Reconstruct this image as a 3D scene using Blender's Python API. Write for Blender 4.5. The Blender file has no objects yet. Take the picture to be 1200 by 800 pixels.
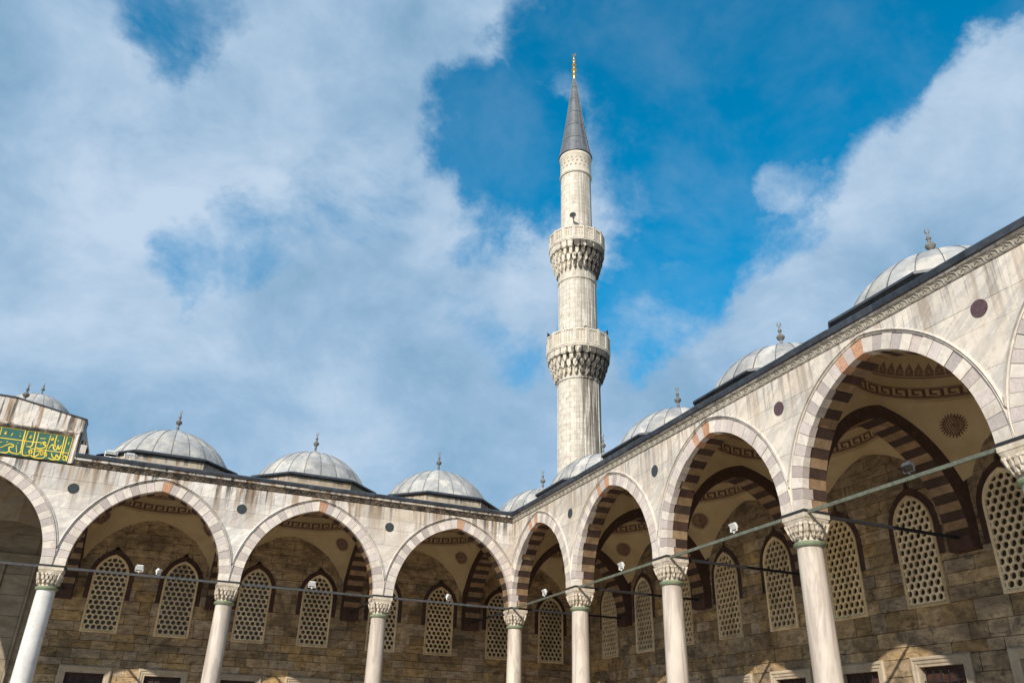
import bpy, bmesh, math, random
from mathutils import Vector, Matrix
random.seed(7)
R = math.radians
scene = bpy.context.scene
col = scene.collection

# ------------------------------------------------------------------ camera
YAW, PITCH, ROLL = -0.39638, 0.46776, 0.02693
cam_data = bpy.data.cameras.new('camera')
cam = bpy.data.objects.new('camera', cam_data); col.objects.link(cam)
right = Vector((math.cos(YAW), math.sin(YAW), 0))
fwd = Vector((-math.sin(YAW) * math.cos(PITCH), math.cos(YAW) * math.cos(PITCH), math.sin(PITCH)))
up = right.cross(fwd)
r2 = right * math.cos(ROLL) + up * math.sin(ROLL)
u2 = up * math.cos(ROLL) - right * math.sin(ROLL)
m = Matrix((r2, u2, -fwd)).transposed().to_4x4()
m.translation = Vector((-16.1, -37.144, 1.6))
cam.matrix_world = m
cam_data.sensor_width = 36; cam_data.lens = 938.5 / 1200 * 36
cam_data.clip_start = .1; cam_data.clip_end = 6000
scene.camera = cam

# ------------------------------------------------------------------ light, sky, exposure
SUN_EL = 33.4
SUN_H = Vector((-.719, -.695, 0)).normalized()
SUN_AZ = math.atan2(SUN_H.x, SUN_H.y)
sd = bpy.data.lights.new('sun', 'SUN'); sd.energy = 4.4; sd.angle = R(.5); sd.color = (1, .925, .81)
sun = bpy.data.objects.new('sun', sd); col.objects.link(sun)
sdir = SUN_H * math.cos(R(SUN_EL)) + Vector((0, 0, math.sin(R(SUN_EL))))
sun.rotation_euler = sdir.to_track_quat('Z', 'Y').to_euler(); sun.location = (-40, -40, 60)
scene.view_settings.view_transform = 'Standard'; scene.view_settings.look = 'None'
scene.view_settings.exposure = 0.45; scene.view_settings.gamma = 1
scene.view_settings.use_curve_mapping = False


def build_world():
    w = bpy.data.worlds.new('World'); scene.world = w; w.use_nodes = True
    nt = w.node_tree; nt.nodes.clear(); N = nt.nodes; L = nt.links

    def nd(t, **k):
        n = N.new(t)
        for a, b in k.items(): setattr(n, a, b)
        return n

    def math_(op, a, b=None, clamp=False):
        n = nd('ShaderNodeMath', operation=op, use_clamp=clamp)
        for i, x in enumerate((a, b)):
            if x is None: continue
            if isinstance(x, (int, float)): n.inputs[i].default_value = x
            else: L.new(x, n.inputs[i])
        return n.outputs[0]
    sky = nd('ShaderNodeTexSky', sky_type='NISHITA', sun_disc=False)
    sky.sun_elevation = R(SUN_EL); sky.sun_rotation = SUN_AZ; sky.air_density = 1.0; sky.dust_density = .4; sky.ozone_density = 2.5
    hs = nd('ShaderNodeHueSaturation'); hs.inputs['Saturation'].default_value = 1.8; hs.inputs['Value'].default_value = 1.62; hs.inputs['Hue'].default_value = .480
    L.new(sky.outputs[0], hs.inputs['Color'])
    tc = nd('ShaderNodeTexCoord'); D = tc.outputs['Generated']
    # direction flattened a little so that the cloud sheets stretch towards the horizon
    mp = nd('ShaderNodeMapping'); mp.inputs['Scale'].default_value = (1, 1, 1.35); L.new(D, mp.inputs[0])

    def noise(scale, detail, rough, dist=0., off=0.):
        n = nd('ShaderNodeTexNoise'); n.inputs['Scale'].default_value = scale; n.inputs['Detail'].default_value = detail
        n.inputs['Roughness'].default_value = rough; n.inputs['Distortion'].default_value = dist
        a = nd('ShaderNodeVectorMath', operation='ADD'); L.new(mp.outputs[0], a.inputs[0]); a.inputs[1].default_value = (off, off * .7, off * 1.3)
        L.new(a.outputs[0], n.inputs['Vector']); return n.outputs['Fac']
    big = noise(2.3, 3, .5, .25, 3.1); mid = noise(6.0, 10, .64, .35, 7.7); fine = noise(17.0, 8, .62, .6, 1.9); shade = noise(3.4, 5, .55, .25, 12.4)
    # where the cloud cover opens and where it is thick: (azimuth from +Y, elevation, radius in degrees, weight)
    opens = [(42.2, 45.4, 9.7, 1), (35.3, 47.8, 6.5, .95), (47.6, 42.8, 6.5, 1), (55, 44.5, 6, 1), (52.2, 40.5, 4.4, 1), (37.3, 38.2, 6.7, 1), (43.4, 34.4, 4.8, 1), (48.5, 38.0, 4.0, 1),
             (35.2, 30.8, 4.8, 1), (32.0, 27.4, 3.4, .95), (19.0, 41.6, 4.2, .85), (22.3, 39.0, 5.0, .85), (20.6, 35.2, 3.6, .6), (26.1, 46.7, 4.4, .7),
             (60.9, 45.4, 5.8, .9), (-8.6, 43.8, 3.4, .62), (-2.4, 28.7, 2.6, .50), (2.4, 31.2, 3.0, .50), (4.4, 32.9, 3.4, .36), (8.8, 35.5, 4.5, .34),
             (22.0, 27.2, 3.6, .5), (25.4, 38.9, 3.6, .6), (60, 56, 14, .8), (110, 45, 14, .9), (160, 40, 12, .8), (-60, 48, 13, .8), (-110, 35, 12, .9), (-150, 60, 12, .9)]
    thick = [(30.8, 43.6, 3.0, .36), (32.5, 37.4, 4.2, .52), (46.8, 36.1, 2.2, .8), (56.5, 31.0, 6.6, 1), (48.0, 27.8, 5.6, 1), (62.5, 36.0, 3.6, 1),
             (25.0, 31.2, 4.0, .75), (28.6, 33.4, 4.0, .5), (35.5, 24.2, 6.0, .9), (12.1, 26.4, 8.9, .45), (7, 44, 8, .4)]

    def blob(az, el, rad, wgt):
        c = (math.sin(R(az)) * math.cos(R(el)), math.cos(R(az)) * math.cos(R(el)), math.sin(R(el)))
        d = nd('ShaderNodeVectorMath', operation='DOT_PRODUCT'); L.new(nrm, d.inputs[0]); d.inputs[1].default_value = c
        mr = nd('ShaderNodeMapRange', interpolation_type='SMOOTHERSTEP'); L.new(d.outputs['Value'], mr.inputs[0])
        mr.inputs[1].default_value = math.cos(R(rad * 1.6)); mr.inputs[2].default_value = math.cos(R(rad * .25))
        mr.inputs[3].default_value = 0; mr.inputs[4].default_value = wgt
        return mr.outputs[0]
    # wobble the direction so no opening has a round outline
    wob = nd('ShaderNodeTexNoise'); wob.inputs['Scale'].default_value = 5; wob.inputs['Detail'].default_value = 8; wob.inputs['Roughness'].default_value = .62
    L.new(D, wob.inputs['Vector'])
    sub = nd('ShaderNodeVectorMath', operation='SUBTRACT'); L.new(wob.outputs['Color'], sub.inputs[0]); sub.inputs[1].default_value = (.5, .5, .5)
    scl = nd('ShaderNodeVectorMath', operation='SCALE'); L.new(sub.outputs[0], scl.inputs[0]); scl.inputs['Scale'].default_value = .22
    add = nd('ShaderNodeVectorMath', operation='ADD'); L.new(D, add.inputs[0]); L.new(scl.outputs[0], add.inputs[1])
    nz = nd('ShaderNodeVectorMath', operation='NORMALIZE'); L.new(add.outputs[0], nz.inputs[0]); nrm = nz.outputs[0]
    so = None
    for b in opens: so = blob(*b) if so is None else math_('MAXIMUM', so, blob(*b))
    st = None
    for b in thick: st = blob(*b) if st is None else math_('MAXIMUM', st, blob(*b))
    f = math_('ADD', math_('MULTIPLY', big, .40), math_('MULTIPLY', mid, .95))
    f = math_('ADD', f, math_('MULTIPLY', fine, .30))
    f = math_('SUBTRACT', f, math_('MULTIPLY', so, .93))
    f = math_('ADD', f, math_('MULTIPLY', st, .46))
    cov = nd('ShaderNodeMapRange', interpolation_type='SMOOTHSTEP'); L.new(f, cov.inputs[0])
    cov.inputs[1].default_value = .10; cov.inputs[2].default_value = .78; cov.inputs[3].default_value = .0; cov.inputs[4].default_value = .96
    wisp = nd('ShaderNodeMapRange', interpolation_type='SMOOTHSTEP'); L.new(noise(5.2, 9, .62, .25, 21.3), wisp.inputs[0])
    wisp.inputs[1].default_value = .38; wisp.inputs[2].default_value = .72; wisp.inputs[3].default_value = .0; wisp.inputs[4].default_value = .17
    cover = math_('MAXIMUM', cov.outputs[0], wisp.outputs[0])
    # cloud body: sunlit tops nearly white, thicker undersides blue grey
    ramp = nd('ShaderNodeValToRGB'); L.new(math_('ADD', math_('ADD', math_('MULTIPLY', shade, .62), math_('MULTIPLY', mid, .44)), math_('MULTIPLY', st, .02)), ramp.inputs[0])
    e = ramp.color_ramp.elements; e[0].position = .36; e[0].color = (1.6, 3.1, 4.6, 1); e[1].position = .68; e[1].color = (4.8, 5.9, 7.2, 1)
    k_ = e.new(.52); k_.color = (2.9, 4.3, 5.9, 1)
    mx = nd('ShaderNodeMix', data_type='RGBA'); L.new(cover, mx.inputs[0]); L.new(hs.outputs[0], mx.inputs[6]); L.new(ramp.outputs[0], mx.inputs[7])
    bg = nd('ShaderNodeBackground'); bg.inputs['Strength'].default_value = .086; L.new(mx.outputs[2], bg.inputs[0])
    out = nd('ShaderNodeOutputWorld'); L.new(bg.outputs[0], out.inputs[0])


build_world()

# ------------------------------------------------------------------ materials
MATS = {}


def material(name, c1, c2=None, scale=2., rough=.8, bump=.15, bscale=18., objvar=.08, stretch=(1, 1, 1), extra=None, metal=0., c3=None, detail=6, lo=.35, hi=.68, spec=.35):
    m = bpy.data.materials.new(name); m.use_nodes = True; nt = m.node_tree; N = nt.nodes; L = nt.links
    b = N['Principled BSDF']; b.inputs['Roughness'].default_value = rough; b.inputs['Metallic'].default_value = metal
    b.inputs['Specular IOR Level'].default_value = spec
    geo = N.new('ShaderNodeNewGeometry'); mp = N.new('ShaderNodeMapping'); mp.inputs['Scale'].default_value = stretch
    L.new(geo.outputs['Position'], mp.inputs[0])
    n = N.new('ShaderNodeTexNoise'); n.inputs['Scale'].default_value = scale; n.inputs['Detail'].default_value = detail; n.inputs['Roughness'].default_value = .6; n.inputs['Distortion'].default_value = .6
    L.new(mp.outputs[0], n.inputs['Vector'])
    rp = N.new('ShaderNodeValToRGB'); L.new(n.outputs['Fac'], rp.inputs[0])
    c2 = c2 or tuple(x * .8 for x in c1)
    e = rp.color_ramp.elements; e[0].position = lo; e[0].color = (*c2, 1); e[1].position = hi; e[1].color = (*c1, 1)
    if c3: k = e.new(lo - .1 if lo > .15 else 0.02); k.color = (*c3, 1)
    cur = rp.outputs[0]

    def mixc(fac, a, bcol, mode='MIX'):
        x = N.new('ShaderNodeMix'); x.data_type = 'RGBA'; x.blend_type = mode
        if isinstance(fac, float): x.inputs[0].default_value = fac
        else: L.new(fac, x.inputs[0])
        L.new(a, x.inputs[6])
        if isinstance(bcol, tuple): x.inputs[7].default_value = (*bcol, 1)
        else: L.new(bcol, x.inputs[7])
        return x.outputs[2]
    if extra: cur = extra(N, L, geo.outputs['Position'], cur, mixc)
    oi = N.new('ShaderNodeObjectInfo'); hs = N.new('ShaderNodeHueSaturation')
    mr = N.new('ShaderNodeMapRange'); L.new(oi.outputs['Random'], mr.inputs[0]); mr.inputs[3].default_value = 1 - objvar; mr.inputs[4].default_value = 1 + objvar
    L.new(mr.outputs[0], hs.inputs['Value']); L.new(cur, hs.inputs['Color'])
    m2 = N.new('ShaderNodeMath'); m2.operation = 'MULTIPLY'; L.new(oi.outputs['Random'], m2.inputs[0]); m2.inputs[1].default_value = 7.31
    m3 = N.new('ShaderNodeMath'); m3.operation = 'FRACT'; L.new(m2.outputs[0], m3.inputs[0])
    m4 = N.new('ShaderNodeMapRange'); L.new(m3.outputs[0], m4.inputs[0]); m4.inputs[3].default_value = 1 - objvar * .6; m4.inputs[4].default_value = 1 + objvar * .6
    L.new(m4.outputs[0], hs.inputs['Saturation'])
    L.new(hs.outputs[0], b.inputs['Base Color'])
    if bump:
        bn = N.new('ShaderNodeTexNoise'); bn.inputs['Scale'].default_value = bscale; bn.inputs['Detail'].default_value = 5; L.new(geo.outputs['Position'], bn.inputs['Vector'])
        bp = N.new('ShaderNodeBump'); bp.inputs['Strength'].default_value = bump; bp.inputs['Distance'].default_value = .03
        L.new(bn.outputs['Fac'], bp.inputs['Height']); L.new(bp.outputs[0], b.inputs['Normal'])
    MATS[name] = m
    return m


def tnoise(N, L, pos, stretch, scale, detail=5, dist=.4, rough=.6, off=(0, 0, 0)):
    mp = N.new('ShaderNodeMapping'); mp.inputs['Scale'].default_value = stretch; mp.inputs['Location'].default_value = off; L.new(pos, mp.inputs[0])
    n = N.new('ShaderNodeTexNoise'); n.inputs['Scale'].default_value = scale; n.inputs['Detail'].default_value = detail
    n.inputs['Distortion'].default_value = dist; n.inputs['Roughness'].default_value = rough
    L.new(mp.outputs[0], n.inputs['Vector']); return n.outputs['Fac']


def trange(N, L, x, a, b, c=0., d=1.):
    r = N.new('ShaderNodeMapRange'); r.interpolation_type = 'SMOOTHSTEP'; L.new(x, r.inputs[0])
    for i, v in enumerate((a, b, c, d)): r.inputs[i + 1].default_value = v
    return r.outputs[0]


def tmul(N, L, a, b):
    n = N.new('ShaderNodeMath'); n.operation = 'MULTIPLY'
    for i, x in enumerate((a, b)):
        if isinstance(x, float): n.inputs[i].default_value = x
        else: L.new(x, n.inputs[i])
    return n.outputs[0]


def zof(N, L, pos):
    s = N.new('ShaderNodeSeparateXYZ'); L.new(pos, s.inputs[0]); return s.outputs[2]


def marble_stains(top, reach, amount):
    def fn(N, L, pos, cur, mixc):
        mpv = N.new('ShaderNodeMapping'); mpv.inputs['Rotation'].default_value = (R(35), R(35), 0); L.new(pos, mpv.inputs[0])
        v = tnoise(N, L, mpv.outputs[0], (.5, .5, 2.2), .9, 7, 1.2)                      # soft diagonal grey clouding
        vein = trange(N, L, v, .42, .52); vein2 = trange(N, L, v, .52, .64, 1, 0)
        cur = mixc(tmul(N, L, tmul(N, L, vein, vein2), .55), cur, (.36, .345, .33))
        z = zof(N, L, pos)
        st = tnoise(N, L, pos, (1, 1, .07), 3.4, 5, .2)
        hz = trange(N, L, z, top - reach, top)
        s = tmul(N, L, trange(N, L, st, .47, .63), hz)
        cur = mixc(tmul(N, L, s, amount), cur, (.22, .135, .07))
        st2 = tnoise(N, L, pos, (1, 1, .05), 6.5, 4, .1, off=(9, 3, 0))
        s2 = tmul(N, L, trange(N, L, st2, .52, .62), trange(N, L, z, top - reach * .6, top - .05))
        cur = mixc(tmul(N, L, s2, amount), cur, (.05, .045, .04))
        fg = tnoise(N, L, pos, (1, 1, .8), 5.5, 9, .3, .7, off=(2, 6, 1))
        cur = mixc(trange(N, L, fg, .50, .70, 0, .5), cur, (.36, .31, .26))
        pk = tnoise(N, L, pos, (1, 1, 1), 16, 6, .2, .65, off=(3, 1, 7))
        cur = mixc(trange(N, L, pk, .62, .70, 0, .7), cur, (.17, .14, .11))
        g = tnoise(N, L, pos, (1, 1, 1), .35, 3, .5, off=(4, 4, 4))
        return mixc(trange(N, L, g, .45, .7, 0, .5), cur, (.50, .40, .29))
    return fn


def speckle(dark):
    def fn(N, L, pos, cur, mixc):
        n = tnoise(N, L, pos, (1, 1, 1), 28, 3, 0)
        return mixc(trange(N, L, n, .52, .62, 0, .6), cur, dark)
    return fn


def wall_dirt(N, L, pos, cur, mixc):
    a = tnoise(N, L, pos, (1, 1, 1.6), .55, 5, .8)
    cur = mixc(trange(N, L, a, .48, .68, 0, .75), cur, (.10, .072, .046))
    b = tnoise(N, L, pos, (1, 1, .35), 1.1, 5, .5, off=(3, 8, 1))
    cur = mixc(trange(N, L, b, .56, .70, 0, .5), cur, (.52, .39, .22))
    c = tnoise(N, L, pos, (1, 1, 2.5), 3.2, 6, .6, off=(1, 2, 9))
    return mixc(trange(N, L, c, .55, .66, 0, .6), cur, (.05, .036, .026))


def minaret_courses(N, L, pos, cur, mixc):
    # coursed ashlar far too small to pick apart: joints by angle and height about the minaret axis
    sp = N.new('ShaderNodeVectorMath'); sp.operation = 'SUBTRACT'; L.new(pos, sp.inputs[0]); sp.inputs[1].default_value = (MIN_X, MIN_Y, 0)
    xyz = N.new('ShaderNodeSeparateXYZ'); L.new(sp.outputs[0], xyz.inputs[0])
    at = N.new('ShaderNodeMath'); at.operation = 'ARCTAN2'; L.new(xyz.outputs[1], at.inputs[0]); L.new(xyz.outputs[0], at.inputs[1])
    cb = N.new('ShaderNodeCombineXYZ'); L.new(tmul(N, L, at.outputs[0], 1.5), cb.inputs[0]); L.new(xyz.outputs[2], cb.inputs[1])
    br = N.new('ShaderNodeTexBrick'); L.new(cb.outputs[0], br.inputs['Vector'])
    br.inputs['Color1'].default_value = (1, 1, 1, 1); br.inputs['Color2'].default_value = (.88, .86, .83, 1); br.inputs['Mortar'].default_value = (.5, .45, .39, 1)
    br.inputs['Scale'].default_value = 1; br.inputs['Mortar Size'].default_value = .014; br.inputs['Brick Width'].default_value = .62; br.inputs['Row Height'].default_value = .40
    cur = mixc(.75, cur, br.outputs[0], 'MULTIPLY')
    # black rain streaks, heavier towards +X -Y
    side = N.new('ShaderNodeVectorMath'); side.operation = 'DOT_PRODUCT'; L.new(sp.outputs[0], side.inputs[0]); side.inputs[1].default_value = (.86, -.5, 0)
    sm = trange(N, L, side.outputs['Value'], -.5, .75, .0, 1.)
    st = tnoise(N, L, pos, (1, 1, .045), 5.5, 5, .2)
    z = xyz.outputs[2]
    zz = N.new('ShaderNodeMath'); zz.operation = 'ADD'
    L.new(trange(N, L, z, 15, 25.8, .55, 1.), zz.inputs[0]); L.new(trange(N, L, z, 25.9, 27, 0, -.55), zz.inputs[1])
    cur = mixc(tmul(N, L, tmul(N, L, trange(N, L, st, .38, .54), sm), zz.outputs[0]), cur, (.07, .055, .042))
    sp2 = tnoise(N, L, pos, (1, 1, .6), 4.5, 5, .5, off=(5, 5, 0))
    return mixc(trange(N, L, sp2, .54, .68, 0, .6), cur, (.27, .235, .19))


def lead_stain(N, L, pos, cur, mixc):
    a = tnoise(N, L, pos, (1, 1, .4), 1.6, 5, .4)
    cur = mixc(trange(N, L, a, .45, .65, 0, .7), cur, (.50, .46, .40))
    b = tnoise(N, L, pos, (1, 1, .15), 5, 5, .3, off=(2, 2, 2))
    return mixc(trange(N, L, b, .56, .7, 0, .5), cur, (.2, .2, .2))


MIN_X, MIN_Y = 9.0, 10.06
MARBLE = material('marble_facing', (.66, .61, .55), (.52, .47, .42), 1.1, .55, .14, 14, .15, extra=marble_stains(11.75, 2.3, 1.0))
MARBLE_R = material('marble_facing_clean', (.67, .605, .525), (.56, .49, .41), 1.0, .5, .12, 14, .14, extra=marble_stains(11.6, 2.8, .5))
WHITE_V = material('white_voussoir_marble', (.64, .58, .51), (.48, .42, .36), 4, .6, .14, 16, .13)
PINK_V = material('pink_granite', (.51, .44, .40), (.42, .36, .335), 5, .65, .14, 22, .22, extra=speckle((.31, .27, .26)))
ORANGE_V = material('orange_breccia', (.46, .25, .15), (.33, .16, .09), 5, .6, .08, 20, .1, extra=speckle((.54, .44, .35)))
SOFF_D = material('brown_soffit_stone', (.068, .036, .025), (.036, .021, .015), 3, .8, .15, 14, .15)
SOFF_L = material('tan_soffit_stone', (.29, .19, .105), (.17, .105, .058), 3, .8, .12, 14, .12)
PLASTER = material('cream_plaster', (.53, .405, .235), (.43, .315, .17), .8, .85, .05, 8, .02, extra=lambda N, L, p, c, mx: mx(trange(N, L, tnoise(N, L, p, (1, 1, 1), .7, 5, .5), .5, .75, 0, .4), c, (.34, .27, .18)))
PAINT = material('brown_paint', (.165, .08, .06), (.11, .052, .04), 6, .85, 0, 10, .03)
PAINT2 = material('faded_brown_paint', (.24, .14, .10), (.16, .09, .062), 5, .85, 0, 10, .03)
WALLSTONE = material('rear_wall_stone', (.44, .315, .18), (.21, .145, .08), 2.6, .9, .9, 9, .30, extra=wall_dirt, stretch=(1, 1, 1.8))
MORTAR = material('dark_mortar', (.06, .047, .034), (.035, .027, .02), 4, .95, .2)
GRILLE = material('grille_stone', (.72, .565, .35), (.56, .425, .25), 3, .8, .08, 20, .2, extra=lambda N, L, p, c, mx: mx(trange(N, L, tnoise(N, L, p, (1, 1, .5), 1.3, 6, .5), .48, .66, 0, .55), c, (.32, .24, .14)))
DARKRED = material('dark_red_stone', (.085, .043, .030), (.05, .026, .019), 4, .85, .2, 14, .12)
PANE = material('dark_window_pane', (.115, .085, .05), (.05, .037, .022), 2, .3, 0)
DOORFRAME = material('weathered_frame_marble', (.42, .35, .26), (.30, .24, .17), 2, .7, .1, 12, .12)
SHUTTER = material('dark_brown_wood', (.07, .03, .02), (.03, .015, .012), 3, .6, .1, 12, .1, stretch=(6, 6, .6))
IRON = material('black_iron', (.022, .022, .025), None, 6, .55, .1)
TIE = material('green_patina_iron', (.15, .165, .12), (.08, .085, .065), 6, .6, .1, 20, .1, metal=.15)
TIE_D = material('grey_iron', (.07, .07, .07), (.035, .035, .037), 6, .6, .1, 20, .1)
LEAD = material('lead_sheet', (.345, .34, .33), (.24, .24, .235), 2.2, .55, .5, 3.5, .17, extra=lead_stain, metal=.0)
LEAD_D = material('dark_lead_edge', (.06, .066, .076), (.028, .031, .037), 3, .42, .25, 6, .28, metal=.2)
LEAD_C = material('cone_lead', (.135, .145, .155), (.085, .093, .105), 2, .5, .08, 10, .08, metal=.1)
LEAD_S = material('lead_seam', (.20, .20, .20), (.13, .13, .135), 3, .5, 0)
DRUM = material('drum_stone', (.46, .39, .29), (.30, .24, .16), 2, .8, .15, 10, .08, extra=marble_stains(12.6, .5, .8))
MIN = material('minaret_limestone', (.65, .605, .53), (.50, .455, .385), 1.6, .8, .25, 10, .06, extra=minaret_courses)
MIN_P = material('minaret_carved_stone', (.66, .60, .51), (.50, .44, .355), 3, .85, .15, 12, .08)
MIN_DK = material('soot_stained_stone', (.40, .35, .28), (.10, .085, .07), 2.2, .9, .15, 10, .1, lo=.42, hi=.6, extra=lambda N, L, p, c, mx: mx(trange(N, L, tnoise(N, L, p, (1, 1, .5), 2.3, 5, .4, off=(7, 1, 2)), .48, .6, 0, .7), c, (.05, .045, .04)))
def soot_shade(N, L, pos, cur, mixc):  # grime blotches that also paint deeper shadow into the muqarnas, heavier towards +X -Y
    sp = N.new('ShaderNodeVectorMath'); sp.operation = 'SUBTRACT'; L.new(pos, sp.inputs[0]); sp.inputs[1].default_value = (MIN_X, MIN_Y, 0)
    sd_ = N.new('ShaderNodeVectorMath'); sd_.operation = 'DOT_PRODUCT'; L.new(sp.outputs[0], sd_.inputs[0]); sd_.inputs[1].default_value = (.86, -.5, 0)
    n = tnoise(N, L, pos, (1, 1, .6), 2.6, 5, .5)
    ad = N.new('ShaderNodeMath'); ad.operation = 'ADD'; L.new(n, ad.inputs[0]); L.new(trange(N, L, sd_.outputs['Value'], -1.4, 1.8, -.06, .24), ad.inputs[1])
    return mixc(trange(N, L, ad.outputs[0], .5, .64, 0, .9), cur, (.045, .038, .032))


MIN_MQ = material('muqarnas_stone', (.66, .60, .50), (.52, .46, .37), 3, .85, .15, 12, .08, extra=soot_shade)
GOLD = material('gilded_copper', (.72, .45, .12), (.5, .3, .07), 4, .3, 0, metal=.9)
FINIAL = material('weathered_lead_finial', (.20, .19, .175), (.10, .095, .09), 6, .5, .05)
COLUMN = material('column_marble', (.56, .50, .43), (.43, .37, .315), 1.4, .4, .06, 10, .12, stretch=(1, 1, .35), extra=lambda N, L, p, c, mx: mx(trange(N, L, tnoise(N, L, p, (1, 1, .12), 2.6, 6, 1.2), .46, .58, 0, .75), c, (.33, .275, .235)))
COLUMN_W = material('white_column_marble', (.66, .64, .61), (.52, .50, .48), 1.6, .4, .05, 10, .04, extra=speckle((.42, .40, .38)))
COLUMN_G = material('greenish_column_marble', (.47, .53, .47), (.36, .42, .37), 1.6, .4, .05, 10, .04, stretch=(1, 1, .35))
CAPITAL = material('capital_marble', (.58, .51, .42), (.36, .30, .225), 5, .6, .1, 18, .06)
COLLAR = material('green_bronze', (.25, .29, .17), (.16, .2, .13), 6, .55, .1, metal=.2)
FRIEZE_L = material('blackened_frieze_stone', (.15, .11, .075), (.022, .019, .016), 3.4, .9, .3, 16, .2, lo=.4, hi=.64)
FRIEZE_R = material('grey_frieze_stone', (.33, .30, .25), (.24, .21, .17), 4, .85, .15, 16, .08)
DISC_R = material('porphyry', (.12, .068, .07), (.06, .034, .038), 14, .4, .1)
DISC_G = material('green_serpentine', (.045, .05, .048), (.03, .035, .035), 8, .35, 0)
GREEN = material('green_tile', (.025, .12, .085), (.018, .08, .062), 4, .45, .03)
YELLOW = material('gold_lettering', (.75, .56, .07), (.62, .45, .05), 6, .5, 0)
PAVING = material('courtyard_marble', (.38, .33, .27), (.31, .265, .215), .6, .7, .05)
GROUND = material('ground', (.30, .27, .23), (.22, .2, .16), .4, .9, .1)
WHITE_METAL = material('white_painted_metal', (.78, .78, .76), None, 5, .45, 0)
BLACK_PLASTIC = material('black_plastic', (.07, .07, .075), None, 5, .5, 0)
GLASS_BLUE = material('blue_glass_lens', (.25, .42, .46), (.2, .34, .38), 5, .15, 0)

# ------------------------------------------------------------------ mesh helpers


class MB:
    def __init__(s): s.v = []; s.f = []

    def face(s, pts):
        i = len(s.v); s.v += [tuple(p) for p in pts]; s.f.append(tuple(range(i, i + len(pts))))

    def box(s, a0, a1, b0, b1, c0, c1):
        i = len(s.v)
        s.v += [(a, b, c) for a in (a0, a1) for b in (b0, b1) for c in (c0, c1)]
        s.f += [tuple(i + k for k in q) for q in ((0, 1, 3, 2), (4, 6, 7, 5), (0, 4, 5, 1), (2, 3, 7, 6), (0, 2, 6, 4), (1, 5, 7, 3))]

    def grid(s, rows, close=False):
        """rows: list of equally long point lists"""
        i = len(s.v); n = len(rows[0])
        for r in rows: s.v += [tuple(p) for p in r]
        for a in range(len(rows) - 1):
            for b in range(n if close else n - 1):
                c = (b + 1) % n
                s.f.append((i + a * n + b, i + a * n + c, i + (a + 1) * n + c, i + (a + 1) * n + b))

    def prism(s, poly, fn0, fn1):
        """closed polygon (2D) lifted by fn0 and fn1"""
        a = [fn0(p) for p in poly]; b = [fn1(p) for p in poly]
        s.face(a); s.face(list(reversed(b)))
        n = len(poly)
        for k in range(n): s.face([a[k], a[(k + 1) % n], b[(k + 1) % n], b[k]])

    def lathe(s, prof, n=24, cx=0., cy=0.):
        rows = [[(cx + r * math.cos(2 * math.pi * k / n), cy + r * math.sin(2 * math.pi * k / n), z) for k in range(n)] for r, z in prof]
        s.grid(rows, True)

    def tube(s, pts, rad, n=6):
        rows = []
        for k, p in enumerate(pts):
            p = Vector(p); a = Vector(pts[max(k - 1, 0)]); b = Vector(pts[min(k + 1, len(pts) - 1)])
            t = (b - a).normalized(); q = Vector((0, 0, 1)) if abs(t.z) < .9 else Vector((1, 0, 0))
            x = t.cross(q).normalized(); y = t.cross(x)
            rows.append([p + (x * math.cos(2 * math.pi * j / n) + y * math.sin(2 * math.pi * j / n)) * rad for j in range(n)])
        s.grid(rows, True); s.face(rows[0]); s.face(list(reversed(rows[-1])))

    def mesh(s, name, mat, M=None, smooth=False, weld=True):
        me = bpy.data.meshes.new(name)
        vs = [M(*p) for p in s.v] if M else s.v
        me.from_pydata([tuple(p) for p in vs], [], s.f)
        bm = bmesh.new(); bm.from_mesh(me)
        if weld: bmesh.ops.remove_doubles(bm, verts=bm.verts, dist=1e-5)
        bmesh.ops.recalc_face_normals(bm, faces=bm.faces)
        if smooth:
            for f in bm.faces: f.smooth = True
        bm.to_mesh(me); bm.free()
        if smooth: me.set_sharp_from_angle(angle=R(38))
        me.materials.append(mat)
        return me


def link(name, me, parent=None, loc=(0, 0, 0), rot=None):
    o = bpy.data.objects.new(name, me); col.objects.link(o); o.location = loc
    if rot: o.rotation_euler = rot
    if parent is not None: o.parent = parent
    return o


def thing(name, label, cat, loc=(0, 0, 0), group=None, rot=None):
    o = bpy.data.objects.new(name, None); col.objects.link(o); o.location = loc; o.empty_display_size = .3
    if rot: o.rotation_euler = rot
    return tag(o, label, cat, group)


def tag(o, label, cat, group=None):
    o['label'] = label; o['category'] = cat
    if group: o['group'] = group
    return o


def dup(root, loc, label, group=None, rot=None):
    r = root.copy(); col.objects.link(r); r.location = loc; r['label'] = label
    if group: r['group'] = group
    if rot: r.rotation_euler = rot
    for ch in list(root.children):
        c = ch.copy(); col.objects.link(c); c.parent = r
        for g in list(ch.children):
            d = g.copy(); col.objects.link(d); d.parent = c
    return r


def struct(name, me):
    o = link(name, me); o['kind'] = 'structure'; return o


# ------------------------------------------------------------------ dimensions
P = 6.7          # bay
H = .42          # half thickness of arcade
ZS = 7.55        # springing
ZK = 6.71        # collar
A, C = 2.9, .578  # arch half span, centre offset
RI = A + C
RV = RI + .42    # extrados of voussoirs
RM = RI + .56    # outside of the moulding
RSL = RI + .50
ZF0, ZF1, ZTOP = 11.57, 11.80, 12.02
DL, DR = 6.5, 6.3   # rear wall faces
VC = 3.2         # gallery centre line


def ML(u, v, z): return (-u, v, z)


def MR(u, v, z): return (v, -u, z)


def half_w(z, r, c=C):
    """half width of an arch curve of radius r at height z over springing"""
    if z <= 0: return r - c
    if z >= r: return 0.
    return max(0., math.sqrt(r * r - z * z) - c)


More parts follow.
